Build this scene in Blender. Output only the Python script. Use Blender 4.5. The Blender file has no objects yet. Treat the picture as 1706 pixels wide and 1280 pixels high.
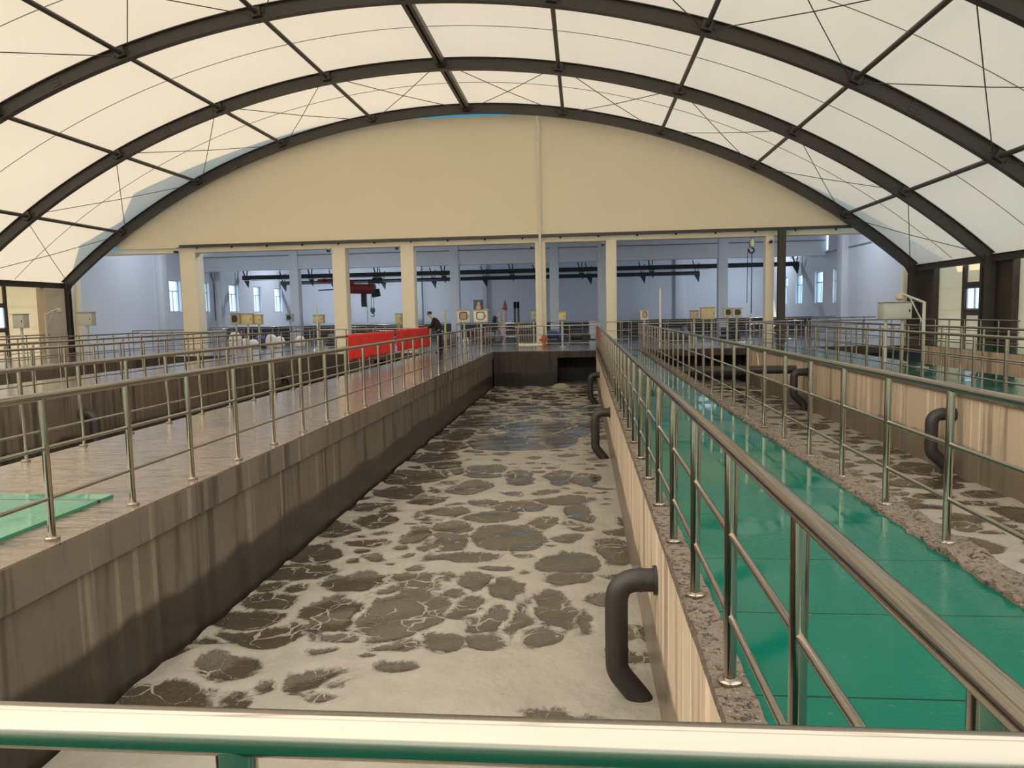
import bpy, bmesh, math, random
import numpy as np
from mathutils import Vector, Matrix
from math import sin, cos, pi, radians, degrees, sqrt, atan2, hypot
random.seed(7); rng = np.random.default_rng(7)
SC = bpy.context.scene
COL = SC.collection

# ---------------------------------------------------------------- camera, sky, sun, exposure
FPX, YAW, PITCH, ROLL, CAMH = 1250.0, .0949, -.0936, -.0201, 1.7
def cam_axes():
    F = Vector((-sin(YAW)*cos(PITCH), cos(YAW)*cos(PITCH), sin(PITCH)))
    r = F.cross(Vector((0,0,1))).normalized(); u = r.cross(F)
    return r*cos(ROLL)+u*sin(ROLL), u*cos(ROLL)-r*sin(ROLL), F
RX, UX, FX = cam_axes()
cd = bpy.data.cameras.new('camera'); cam = bpy.data.objects.new('camera', cd); COL.objects.link(cam)
cd.sensor_fit = 'HORIZONTAL'; cd.sensor_width = 36; cd.lens = 36*FPX/1706; cd.clip_end = 400; cd.clip_start = .05
m = Matrix((RX, UX, -FX)).transposed().to_4x4(); m.translation = Vector((0,0,CAMH)); cam.matrix_world = m
SC.camera = cam
def at(px, py, ax, v):
    d = RX*((px-853)/FPX)+UX*((640-py)/FPX)+FX; o = Vector((0,0,CAMH)); t = (v-o[ax])/d[ax]; return o+d*t
def onX(px,py,v): return at(px,py,0,v)
def onY(px,py,v): return at(px,py,1,v)
def onZ(px,py,v): return at(px,py,2,v)
def px_of(p):
    d = Vector(p)-Vector((0,0,CAMH)); z = d.dot(FX)
    if z <= .05: return None
    return (853+FPX*d.dot(RX)/z, 640-FPX*d.dot(UX)/z)
def seen(p, mrg=30):
    q = px_of(p); return q is not None and -mrg < q[0] < 1706+mrg and -mrg < q[1] < 1280+mrg

SC.view_settings.view_transform = 'Standard'; SC.view_settings.look = 'None'
SC.view_settings.gamma = 1; SC.view_settings.use_curve_mapping = False
SC.view_settings.exposure = 0.52
try:
    SC.cycles.use_denoising = True; SC.cycles.max_bounces = 10; SC.cycles.diffuse_bounces = 5; SC.cycles.glossy_bounces = 5
    SC.cycles.sample_clamp_indirect = 6
except Exception: pass
W = bpy.data.worlds.new('sky'); SC.world = W; W.use_nodes = True
nt = W.node_tree; nt.nodes.clear()
_o = nt.nodes.new('ShaderNodeOutputWorld'); _b = nt.nodes.new('ShaderNodeBackground'); _tc = nt.nodes.new('ShaderNodeTexCoord')
_s = nt.nodes.new('ShaderNodeSeparateXYZ'); _r = nt.nodes.new('ShaderNodeValToRGB')
nt.links.new(_tc.outputs['Generated'], _s.inputs[0]); nt.links.new(_s.outputs['Z'], _r.inputs[0])
nt.links.new(_r.outputs[0], _b.inputs[0]); nt.links.new(_b.outputs[0], _o.inputs[0])
_r.color_ramp.elements[0].position = 0; _r.color_ramp.elements[0].color = (.58,.82,1.0,1)
_r.color_ramp.elements[1].position = .8; _r.color_ramp.elements[1].color = (.62,.76,.98,1)
_b.inputs[1].default_value = 1.6
sd = bpy.data.lights.new('sun','SUN'); sun = bpy.data.objects.new('sun', sd); COL.objects.link(sun)
sd.energy = 5.6; sd.color = (1,.80,.54); sd.angle = radians(.6)
SUN_DIR = Vector((-.49,.46,.72)).normalized()          # towards the sun
sun.rotation_euler = SUN_DIR.to_track_quat('Z','Y').to_euler(); sun.location = (-40,10,50)

# ---------------------------------------------------------------- materials
def N(nt, t, **kw):
    n = nt.nodes.new('ShaderNode'+t)
    for k, v in kw.items():
        if k in ('operation','blend_type','data_type','feature','wave_type','attribute_name','musgrave_type','noise_dimensions','interpolation_type','bands_direction','distance'): setattr(n, k, v)
    return n
def math_(nt, op, a, b=None, clamp=False):
    n = nt.nodes.new('ShaderNodeMath'); n.operation = op; n.use_clamp = clamp
    for i, v in enumerate((a, b)):
        if v is None: continue
        if isinstance(v, (int, float)): n.inputs[i].default_value = v
        else: nt.links.new(v, n.inputs[i])
    return n.outputs[0]
def mixc(nt, f, a, b):
    n = nt.nodes.new('ShaderNodeMix'); n.data_type = 'RGBA'
    for s, v in ((n.inputs[0], f), (n.inputs[6], a), (n.inputs[7], b)):
        if isinstance(v, (int, float)): s.default_value = v
        elif isinstance(v, tuple): s.default_value = (*v, 1) if len(v) == 3 else v
        else: nt.links.new(v, s)
    return n.outputs[2]
def smooth(nt, v, lo, hi, a=0., b=1.):
    n = nt.nodes.new('ShaderNodeMapRange'); n.interpolation_type = 'SMOOTHSTEP'
    nt.links.new(v, n.inputs[0]); n.inputs[1].default_value = lo; n.inputs[2].default_value = hi
    n.inputs[3].default_value = a; n.inputs[4].default_value = b
    return n.outputs[0]
def pos(nt, scale=(1,1,1)):
    g = nt.nodes.new('ShaderNodeNewGeometry'); mp = nt.nodes.new('ShaderNodeMapping'); nt.links.new(g.outputs['Position'], mp.inputs[0])
    mp.inputs['Scale'].default_value = scale; return mp.outputs[0]
def noise(nt, vec, scale, detail=4, rough=.55, dist=0):
    n = nt.nodes.new('ShaderNodeTexNoise'); nt.links.new(vec, n.inputs['Vector'])
    n.inputs['Scale'].default_value = scale; n.inputs['Detail'].default_value = detail; n.inputs['Roughness'].default_value = rough
    n.inputs['Distortion'].default_value = dist; return n.outputs['Fac']
def bump(nt, h, strength, dist=.02):
    n = nt.nodes.new('ShaderNodeBump'); n.inputs['Strength'].default_value = strength; n.inputs['Distance'].default_value = dist
    nt.links.new(h, n.inputs['Height']); return n.outputs[0]
def newmat(name):
    mt = bpy.data.materials.new(name); mt.use_nodes = True; t = mt.node_tree; b = t.nodes['Principled BSDF']; return mt, t, b
def setc(b, t, k, v):
    if isinstance(v, (int, float)): b.inputs[k].default_value = v
    elif isinstance(v, tuple): b.inputs[k].default_value = (*v, 1)
    else: t.links.new(v, b.inputs[k])
def plain(name, c, rough=.5, metal=0., var=.12, nscale=6, spec=.5, bstr=0.):
    mt, t, b = newmat(name); v = pos(t); n = noise(t, v, nscale)
    lo = tuple(x*(1-var) for x in c); hi = tuple(min(1, x*(1+var)) for x in c)
    setc(b, t, 'Base Color', mixc(t, n, lo, hi)); setc(b, t, 'Roughness', rough); setc(b, t, 'Metallic', metal); setc(b, t, 'Specular IOR Level', spec)
    if bstr: setc(b, t, 'Normal', bump(t, noise(t, v, nscale*8), bstr))
    return mt
M = {}
M['steel_rail'] = plain('stainless_steel', (.41,.37,.32), .14, 1., .05, 3)
M['arch'] = plain('arch_paint', (.062,.050,.043), .42, 0, .15, 1.2)
M['pipe'] = plain('pipe_rubber', (.028,.024,.022), .5, 0, .25, 5)
M['column'] = plain('cream_paint', (.90,.80,.62), .6, 0, .05, 1)
M['white_wall'] = plain('white_wall_paint', (.70,.72,.78), .7, 0, .05, .4)
M['sky_stand_in'] = plain('sky_stand_in_blue', (.02,.30,.50), .5, 0, .05, .4)
M['pillar_white'] = plain('white_pillar_paint', (.72,.74,.78), .6, 0, .04, .6)
M['pier'] = plain('beige_pier_paint', (.50,.41,.29), .75, 0, .1, .8)
M['pier_shaded'] = plain('shaded_pier_concrete', (.055,.040,.030), .6, 0, .12, .8)  # pier concrete with the shade on it put into the colour
M['box_grey'] = plain('grey_box_paint', (.50,.50,.45), .45, 0, .05, 2)
M['box_cream'] = plain('cream_box_paint', (.70,.66,.50), .45, 0, .05, 2)
M['box_yellow'] = plain('yellow_box_paint', (.66,.56,.30), .5, 0, .05, 2)
M['black'] = plain('black_plastic', (.012,.012,.013), .4, 0, .2, 3)
M['dark_steel'] = plain('dark_crane_paint', (.030,.036,.042), .5, 0, .2, 1)
M['red_paint'] = plain('red_hoist_paint', (.33,.035,.025), .5, 0, .2, 2)
M['red_cloth'] = plain('red_cloth', (.78,.030,.022), .8, 0, .12, 1.5)
M['orange'] = plain('orange_red_paint', (.55,.09,.035), .55, 0, .2, 3)
M['jacket'] = plain('black_jacket_cloth', (.010,.009,.008), .8, 0, .2, 6)
M['trousers'] = plain('navy_trouser_cloth', (.010,.012,.020), .85, 0, .2, 6)
M['skin'] = plain('skin', (.52,.31,.23), .55, 0, .06, 10)
M['hair'] = plain('black_hair', (.012,.010,.009), .5, 0, .3, 30)
M['shoe'] = plain('black_shoe', (.014,.012,.012), .4, 0, .2, 8)
M['white_pipe'] = plain('white_plastic_pipe', (.78,.74,.62), .4, 0, .04, 1)
M['white_obj'] = plain('white_sacking', (.75,.75,.78), .8, 0, .1, 5)
M['grey_machine'] = plain('grey_machine_paint', (.16,.17,.19), .5, 0, .25, 2)
M['dark_machine'] = plain('dark_machine_paint', (.045,.048,.055), .5, 0, .25, 2)
M['blue_machine'] = plain('blue_machine_paint', (.06,.08,.20), .5, 0, .25, 2)
M['window_frame'] = plain('grey_window_frame', (.42,.48,.52), .4, 0, .04, 2)
M['brown_frame'] = plain('dark_brown_frame', (.070,.048,.036), .5, 0, .1, 2)
M['yellow_pole'] = plain('yellow_green_pole', (.55,.52,.22), .5, 0, .08, 2)
M['picture_dark'] = plain('picture_dark_teal', (.02,.05,.07), .4, 0, .3, 4)
M['picture_tan'] = plain('picture_tan', (.48,.26,.16), .5, 0, .25, 9)
M['red_tip'] = plain('dull_red_canvas', (.20,.07,.06), .8, 0, .15, 4)
M['pink_canvas'] = plain('pale_canvas', (.55,.45,.47), .8, 0, .1, 4)

def glassmat():
    mt, t, b = newmat('window_glass'); tr = t.nodes.new('ShaderNodeBsdfTransparent'); gl = t.nodes.new('ShaderNodeBsdfGlossy')
    gl.inputs['Roughness'].default_value = .03; tr.inputs[0].default_value = (.95,.985,.99,1)
    mx = t.nodes.new('ShaderNodeMixShader'); mx.inputs[0].default_value = .05
    t.links.new(tr.outputs[0], mx.inputs[1]); t.links.new(gl.outputs[0], mx.inputs[2])
    t.links.new(mx.outputs[0], t.nodes['Material Output'].inputs[0]); return mt
M['glass'] = glassmat()

def membrane(name, dif, tra, mix=.5, wrink=.12):
    mt, t, b = newmat(name); t.nodes.remove(b); d = t.nodes.new('ShaderNodeBsdfDiffuse'); r = t.nodes.new('ShaderNodeBsdfTranslucent')
    v = pos(t, (1,.6,1)); n = noise(t, v, .5, 3)
    t.links.new(mixc(t, n, tuple(x*.95 for x in dif), dif), d.inputs[0]); t.links.new(mixc(t, n, tuple(x*.95 for x in tra), tra), r.inputs[0])
    bm_ = bump(t, noise(t, pos(t, (1,.25,1)), .6, 2), wrink, .3); t.links.new(bm_, d.inputs['Normal'])
    mx = t.nodes.new('ShaderNodeMixShader'); mx.inputs[0].default_value = mix
    t.links.new(d.outputs[0], mx.inputs[1]); t.links.new(r.outputs[0], mx.inputs[2]); t.links.new(mx.outputs[0], t.nodes['Material Output'].inputs[0]); return mt
M['membrane'] = membrane('roof_membrane', (.86,.80,.68), (.85,.75,.59), .25)
M['side_membrane'] = membrane('side_membrane', (.86,.78,.64), (.80,.71,.55), .5)
M['panel'] = membrane('end_panel_fabric', (.95,.83,.63), (.85,.72,.50), .0, .05)
M['fill_membrane'] = membrane('fill_light_membrane', (.90,.84,.72), (1.0,.91,.77), .93)  # extra translucent, so the unseen roof and back wall add fill light
M['foam_mound'] = plain('foam_cream', (.30,.27,.22), .85, 0, .15, 8, bstr=.3)
M['seam'] = plain('membrane_seam', (.30,.26,.20), .8, 0, .1, 2)

def concrete(name, base, dark, wet_z=None, streak=.6, rough=.75):
    mt, t, b = newmat(name); v = pos(t)
    big = noise(t, v, .7, 5); st = noise(t, pos(t, (1.6,1.6,.10)), 2.2, 5, .6); fine = noise(t, v, 14, 5)
    st2 = noise(t, pos(t, (2.2,2.2,.05)), 2.6, 3, .5)
    c = mixc(t, big, dark, base)
    c = mixc(t, math_(t,'MULTIPLY', smooth(t, st, .50, .64), streak*1.25), c, tuple(x*.45 for x in dark))
    c = mixc(t, math_(t,'MULTIPLY', smooth(t, st2, .60, .67), .8*streak), c, tuple(min(1,x*1.55) for x in base))
    c = mixc(t, math_(t,'MULTIPLY', fine, .25), c, tuple(x*.6 for x in dark))
    rg = rough
    if wet_z is not None:
        s = t.nodes.new('ShaderNodeSeparateXYZ'); g = t.nodes.new('ShaderNodeNewGeometry'); t.links.new(g.outputs['Position'], s.inputs[0])
        zz = math_(t,'ADD', s.outputs['Z'], math_(t,'MULTIPLY', math_(t,'SUBTRACT', noise(t, pos(t,(1,1,.3)), .9, 4), .5), .35))
        w = smooth(t, zz, wet_z-.06, wet_z+.06, 1., 0.)
        c = mixc(t, math_(t,'MULTIPLY', w, .80), c, tuple(x*.22 for x in dark)); 
        rgn = t.nodes.new('ShaderNodeMapRange'); t.links.new(w, rgn.inputs[0]); rgn.inputs[3].default_value = rough; rgn.inputs[4].default_value = .3; rg = rgn.outputs[0]
    setc(b, t, 'Base Color', c); setc(b, t, 'Roughness', rg); setc(b, t, 'Specular IOR Level', .35)
    setc(b, t, 'Normal', bump(t, fine, .25, .02)); return mt
M['tank_wall'] = concrete('tank_wall_concrete', (.195,.152,.11), (.10,.078,.058), -1.02)  # left walls: damp concrete, darkened further for the weaker light on them
M['tank_wall_lit'] = concrete('lit_tank_wall_concrete', (.66,.53,.40), (.46,.36,.26), -1.02)  # right walls: lighter copy, the light from the left put into its colour
M['slab_edge'] = concrete('slab_edge_concrete', (.20,.158,.12), (.11,.086,.063), None, .7)
M['coping'] = concrete('mossy_coping_concrete', (.30,.235,.17), (.035,.024,.018), None, .2, .9)
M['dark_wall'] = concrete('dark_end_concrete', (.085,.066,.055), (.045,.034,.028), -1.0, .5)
def mottled(name):
    mt, t, b = newmat(name); v = pos(t); a = noise(t, v, 26, 6, .7); c0 = noise(t, v, 5, 4, .6); l = noise(t, v, 60, 3, .6)
    c = mixc(t, c0, (.080,.060,.044), (.20,.155,.115)); c = mixc(t, smooth(t, a, .50, .60), c, (.022,.016,.012)); c = mixc(t, math_(t,'MULTIPLY', smooth(t, l, .60, .68), .55), c, (.42,.37,.29))
    setc(b, t, 'Base Color', c); setc(b, t, 'Roughness', .85); setc(b, t, 'Normal', bump(t, a, .6, .02)); return mt
M['coping'] = mottled('mossy_mottled_concrete')
def wetfloor(name, base, dark, wave=.25):
    mt, t, b = newmat(name); v = pos(t); big = noise(t, v, .8, 5, .6); ridg = noise(t, pos(t,(1,2.4,1)), 2.3, 6, .62, .6)
    c = mixc(t, big, dark, base); crack = smooth(t, ridg, .57, .61)
    c = mixc(t, math_(t,'MULTIPLY', crack, .8), c, tuple(x*.25 for x in dark))
    setc(b, t, 'Base Color', c); setc(b, t, 'Specular IOR Level', .9); setc(b, t, 'Coat Weight', .75); setc(b, t, 'Coat Roughness', .06); setc(b, t, 'Coat IOR', 1.4)
    r = t.nodes.new('ShaderNodeMapRange'); t.links.new(big, r.inputs[0]); r.inputs[1].default_value=.35; r.inputs[2].default_value=.7; r.inputs[3].default_value=.07; r.inputs[4].default_value=.26
    setc(b, t, 'Roughness', r.outputs[0])
    h = math_(t,'ADD', math_(t,'MULTIPLY', ridg, 1.1), math_(t,'MULTIPLY', noise(t, pos(t,(.7,3,1)), 6, 3), .6))
    nb = bump(t, h, wave, .03); setc(b, t, 'Normal', nb); setc(b, t, 'Coat Normal', bump(t, h, wave*.75, .03)); return mt
M['wet_floor'] = wetfloor('wet_walkway_concrete', (.24,.165,.11), (.10,.07,.05), .55)
M['hall_floor'] = wetfloor('hall_floor_concrete', (.13,.125,.12), (.06,.058,.055), .08)
def greenfloor(name='green_deck', ior=1.22, base=(.0004,.108,.071), dark=(.0004,.078,.052), seam=.93, phase=.0):
    mt, t, b = newmat(name); v = pos(t); big = noise(t, v, .9, 4)
    s = t.nodes.new('ShaderNodeSeparateXYZ'); g = t.nodes.new('ShaderNodeNewGeometry'); t.links.new(g.outputs['Position'], s.inputs[0])
    fy = math_(t,'ABSOLUTE', math_(t,'SUBTRACT', math_(t,'FRACT', math_(t,'DIVIDE', math_(t,'ADD', s.outputs['Y'], phase), seam)), .5))
    ln = math_(t,'LESS_THAN', fy, .0065)
    c = mixc(t, big, dark, base); c = mixc(t, math_(t,'MULTIPLY', smooth(t, noise(t, v, 22, 3), .66,.72), .5), c, (.12,.12,.05))
    c = mixc(t, ln, c, (.001,.02,.015))
    setc(b, t, 'Base Color', c); setc(b, t, 'Roughness', .055); setc(b, t, 'IOR', ior)
    wav = noise(t, pos(t,(1,1.6,1)), 26, 3, .5); msk = smooth(t, noise(t, v, .8, 2), .42, .60)
    h = math_(t,'ADD', math_(t,'MULTIPLY', wav, msk), math_(t,'MULTIPLY', ln, -1.))
    setc(b, t, 'Normal', bump(t, h, .30, .012)); return mt
M['green'] = greenfloor()
M['hatch_green'] = greenfloor('green_hatch_plastic', 1.75, (.03,.24,.14), (.02,.17,.10), 3.1, 1.2)
def watermat():
    mt, t, b = newmat('aerated_sludge_water'); v = pos(t)
    at_ = t.nodes.new('ShaderNodeAttribute'); at_.attribute_name = 'foam'; f = at_.outputs['Fac']
    n1 = math_(t,'SUBTRACT', noise(t, v, 5.5, 6, .62, .4), .5); n2 = math_(t,'SUBTRACT', noise(t, v, 22, 4, .6), .5)
    ff = math_(t,'ADD', f, math_(t,'ADD', math_(t,'MULTIPLY', n1, .22), math_(t,'MULTIPLY', n2, .07)))
    foam = smooth(t, ff, -.018, .035)
    # thin foam threads inside the brown cells
    wv = t.nodes.new('ShaderNodeVectorMath'); wv.operation='ADD'; nn = t.nodes.new('ShaderNodeTexNoise'); t.links.new(v, nn.inputs['Vector']); nn.inputs['Scale'].default_value=2.2
    sc = t.nodes.new('ShaderNodeVectorMath'); sc.operation='SCALE'; t.links.new(nn.outputs['Color'], sc.inputs[0]); sc.inputs['Scale'].default_value=.55
    t.links.new(v, wv.inputs[0]); t.links.new(sc.outputs[0], wv.inputs[1])
    vo = t.nodes.new('ShaderNodeTexVoronoi'); vo.feature='DISTANCE_TO_EDGE'; t.links.new(wv.outputs[0], vo.inputs['Vector']); vo.inputs['Scale'].default_value=2.6
    thick = smooth(t, noise(t, v, 1.6, 3), .45, .72, .0, .05)
    th = math_(t,'MULTIPLY', math_(t,'LESS_THAN', math_(t,'ADD', vo.outputs['Distance'], math_(t,'MULTIPLY', n2, .06)), thick), .8)
    spk = math_(t,'MULTIPLY', smooth(t, noise(t, v, 70, 2), .64, .74), .35)
    fm = math_(t,'MAXIMUM', foam, math_(t,'MAXIMUM', th, spk))
    brown = mixc(t, noise(t, v, 60, 3), (.030,.0225,.0145), (.092,.071,.047))
    cream = mixc(t, noise(t, v, 3, 5), (.22,.195,.155), (.34,.305,.25))
    setc(b, t, 'Base Color', mixc(t, fm, brown, cream))
    r = t.nodes.new('ShaderNodeMapRange'); t.links.new(fm, r.inputs[0]); r.inputs[3].default_value=.09; r.inputs[4].default_value=.8; setc(b, t, 'Roughness', r.outputs[0])
    setc(b, t, 'Specular IOR Level', 1.0)
    h = math_(t,'ADD', math_(t,'MULTIPLY', noise(t, pos(t,(1,1.5,1)), 13, 3, .55), .30), math_(t,'MULTIPLY', fm, math_(t,'ADD', .8, math_(t,'MULTIPLY', noise(t, v, 4.5, 5, .6), 3.0))))
    setc(b, t, 'Normal', bump(t, h, .45, .03)); return mt
M['water'] = watermat()

# ---------------------------------------------------------------- mesh helpers
class MB:
    def __init__(s): s.v=[]; s.f=[]; s.mi=[]; s.cur=0
    def add(s, vs, fs):
        o=len(s.v); s.v += [tuple(p) for p in vs]; s.f += [tuple(i+o for i in f) for f in fs]; s.mi += [s.cur]*len(fs); return s
    def box(s, x0,x1,y0,y1,z0,z1):
        return s.add([(x0,y0,z0),(x1,y0,z0),(x1,y1,z0),(x0,y1,z0),(x0,y0,z1),(x1,y0,z1),(x1,y1,z1),(x0,y1,z1)],
                     [(0,3,2,1),(4,5,6,7),(0,1,5,4),(1,2,6,5),(2,3,7,6),(3,0,4,7)])
    def cbox(s, c, sz, rot=None):
        a = MB().box(-sz[0]/2,sz[0]/2,-sz[1]/2,sz[1]/2,-sz[2]/2,sz[2]/2)
        R = rot.to_3x3() if rot is not None else Matrix.Identity(3)
        return s.add([R@Vector(p)+Vector(c) for p in a.v], a.f)
    def tube(s, pts, r, n=10, caps=True, closed=False):
        pts=[Vector(p) for p in pts]; rs = r if isinstance(r,(list,tuple)) else [r]*len(pts); rings=[]; up=None
        for i,p in enumerate(pts):
            d = (pts[min(i+1,len(pts)-1)]-pts[max(i-1,0)]).normalized()
            if up is None: up = Vector((0,0,1)) if abs(d.z)<.9 else Vector((0,1,0))
            a = d.cross(up).normalized(); bb = a.cross(d).normalized(); up = bb
            rings.append([p+(a*cos(2*pi*k/n)+bb*sin(2*pi*k/n))*rs[i] for k in range(n)])
        vs=[q for rg in rings for q in rg]; fs=[]
        for i in range(len(pts)-1):
            for k in range(n): fs.append((i*n+k, i*n+(k+1)%n, (i+1)*n+(k+1)%n, (i+1)*n+k))
        if caps: fs.append(tuple(range(n))[::-1]); fs.append(tuple((len(pts)-1)*n+k for k in range(n)))
        return s.add(vs, fs)
    def lathe(s, prof, c=(0,0,0), n=16):
        vs=[]; fs=[]
        for (r,z) in prof: vs += [(c[0]+r*cos(2*pi*k/n), c[1]+r*sin(2*pi*k/n), c[2]+z) for k in range(n)]
        for i in range(len(prof)-1):
            for k in range(n): fs.append((i*n+k, i*n+(k+1)%n, (i+1)*n+(k+1)%n, (i+1)*n+k))
        fs.append(tuple(range(n))[::-1]); fs.append(tuple((len(prof)-1)*n+k for k in range(n)))
        return s.add(vs, fs)
    def prism(s, poly, axis, a, b):      # polygon in the other two axes, extruded along axis
        def P(q, t): return {0:(t,q[0],q[1]),1:(q[0],t,q[1]),2:(q[0],q[1],t)}[axis]
        n=len(poly); vs=[P(q,a) for q in poly]+[P(q,b) for q in poly]
        return s.add(vs, [tuple(range(n)), tuple(range(2*n-1,n-1,-1))]+[(i,n+i,n+(i+1)%n,(i+1)%n) for i in range(n)])
    def ball(s, c, r, seg=14, rings=8):
        r = r if isinstance(r,(tuple,list)) else (r,r,r); vs=[(c[0],c[1],c[2]+r[2])]; fs=[]
        for i in range(1,rings):
            t=pi*i/rings; vs += [(c[0]+r[0]*sin(t)*cos(2*pi*k/seg), c[1]+r[1]*sin(t)*sin(2*pi*k/seg), c[2]+r[2]*cos(t)) for k in range(seg)]
        vs.append((c[0],c[1],c[2]-r[2])); L=len(vs)-1
        for k in range(seg): fs.append((0,1+k,1+(k+1)%seg)); fs.append((L,1+(rings-2)*seg+(k+1)%seg,1+(rings-2)*seg+k))
        for i in range(rings-2):
            for k in range(seg): a=1+i*seg; fs.append((a+k,a+seg+k,a+seg+(k+1)%seg,a+(k+1)%seg))
        return s.add(vs, fs)
    def mesh(s, name, mats, ang=40, bevel=0.):
        me = bpy.data.meshes.new(name); me.from_pydata(s.v, [], s.f)
        if not isinstance(mats,(list,tuple)): mats=[mats]
        for q in mats: me.materials.append(q)
        if len(mats)>1: me.polygons.foreach_set('material_index', s.mi)
        bm = bmesh.new(); bm.from_mesh(me); bmesh.ops.recalc_face_normals(bm, faces=bm.faces)
        if bevel:
            try: bmesh.ops.bevel(bm, geom=[e for e in bm.edges if len(e.link_faces)==2 and e.calc_face_angle(0)>.6], offset=bevel, segments=2, affect='EDGES', profile=.5)
            except Exception: pass
        bm.to_mesh(me); bm.free()
        me.polygons.foreach_set('use_smooth',[True]*len(me.polygons)); me.set_sharp_from_angle(angle=radians(ang)); me.update(); return me
    def build(s, name, mats, parent=None, bevel=0., ang=40):
        return link(name, s.mesh(name, mats, ang, bevel), parent)
def link(name, me, parent=None, loc=None):
    o = bpy.data.objects.new(name, me); COL.objects.link(o)
    if parent is not None: o.parent = parent
    if loc is not None: o.location = loc
    return o
def tag(o, label=None, cat=None, group=None, kind=None):
    if label: o['label']=label
    if cat: o['category']=cat
    if group: o['group']=group
    if kind: o['kind']=kind
    return o
def thing(name, loc, label, cat, group=None):
    o = bpy.data.objects.new(name, None); o.empty_display_size=.2; COL.objects.link(o); o.location=loc; return tag(o,label,cat,group)
def struct(name, mb, mat, parent=None, **k):
    o = mb.build(name, mat, parent, **k)
    if parent is None: o['kind']='structure'
    return o
def local(parent, mb):                     # world-coordinate mesh builder -> local to its parent's base
    o = parent.location; mb.v=[(x-o.x,y-o.y,z-o.z) for x,y,z in mb.v]; return mb

# ---------------------------------------------------------------- the setting: walkways, tank walls, floors
WL = -1.62                                  # water level
YN, YF = 1.0, 33.9                          # tanks run between these
SPANS = [(-28.5,-20.9),(-16.1,-12.1),(-6.95,-4.05),(.60,2.64),(7.25,9.95),(14.6,16.9)]
NAMES = ['far_left','outer_left','left','right','outer_right','far_right']
TOPM = ['wet_floor','wet_floor','wet_floor','green','green','green']
for (a,b),n,tm in zip(SPANS,NAMES,TOPM):
    lip = .05 if n=='left' else .0
    mb = MB(); mb.box(a,b,YN,YF,-.02,0.0); struct('floor_walkway_'+n, mb, M[tm])
    mb = MB(); mb.box(a,b,YN,YF,-.34,-.02); struct('trim_slab_edge_'+n, mb, M['slab_edge'] if n in('left','outer_left','far_left') else M['tank_wall_lit'])
    mb = MB(); mb.box(a+lip,b-lip,YN,YF,-3.4,-.34); struct('wall_tank_'+n, mb, M['tank_wall' if 'left' in n else 'tank_wall_lit'])
mb = MB(); mb.box(-29,17.2,-34,YN,-3.4,0); struct('floor_near_crosswalk', mb, M['green'])
mb=MB(); mb.box(-28.5,16.9,YF,40.2,-.03,0); struct('floor_far_crosswalk', mb, M['wet_floor'])
mb=MB(); mb.box(-28.5,16.9,YF,40.2,-.32,-.03); struct('trim_far_crosswalk_edge', mb, M['dark_wall'])
mb = MB(); mb.box(-28.5,17.0,40.2,73,-.32,0); struct('floor_hall', mb, M['hall_floor'])
mb = MB(); mb.box(-30,18,-8,74,-3.6,-3.4); struct('floor_tank_bottom', mb, M['dark_wall'])
# end walls of the tanks under the far crosswalk, with the dark openings left out
mb = MB(); mb.box(-4.05,-1.45,YF,YF+.3,-3.4,-.32); mb.box(-1.45,-1.15,YF,YF+2.4,-3.4,-.32); struct('wall_tank_end_middle', mb, M['dark_wall'])
mb = MB(); mb.box(-28.5,17,YF+2.4,YF+2.7,-3.4,-.32); struct('wall_channel_back', mb, M['dark_wall'])
mb = MB(); mb.box(-12.1,-9.6,YF,YF+.3,-3.4,-.32); mb.box(-20.9,-18.4,YF,YF+.3,-3.4,-.32); struct('wall_tank_end_left', mb, M['dark_wall'])
mb = MB(); mb.box(10,12.2,YF,YF+.3,-3.4,-.32); struct('wall_tank_end_right', mb, M['dark_wall'])

# rough copings / curbs along the green walkway
def rough_strip(name, x0,x1,z0,z1,y0,y1,amp,dy=.12,nx=4):
    ys=np.arange(y0,y1,dy); mb=MB(); vs=[]; fs=[]; n=nx+3
    for y in ys:
        row=[(x0,z0)]+[(x0+(x1-x0)*i/nx, z1) for i in range(nx+1)]+[(x1,z0)]
        for i,(x,z) in enumerate(row):
            j=rng.normal(0,amp,2); k = 1 if 0<i<n-1 else .35
            vs.append((x+j[0]*k, y, z+ (j[1]*k if 0<i<n-1 else 0)))
    for a in range(len(ys)-1):
        for i in range(n-1): fs.append((a*n+i, a*n+i+1,(a+1)*n+i+1,(a+1)*n+i))
    mb.add(vs,fs); o=mb.build(name, M['coping'], None, ang=80); o['kind']='structure'; return o
rough_strip('trim_coping_right', .572,.735,-.06,.018,YN,YF,.004)
rough_strip('trim_curb_right', 2.43,2.70,-.10,.030,YN,YF,.012,.09)
rough_strip('trim_curb_outer_right', 7.20,7.45,-.06,.02,YN,YF,.006,.2)

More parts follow.
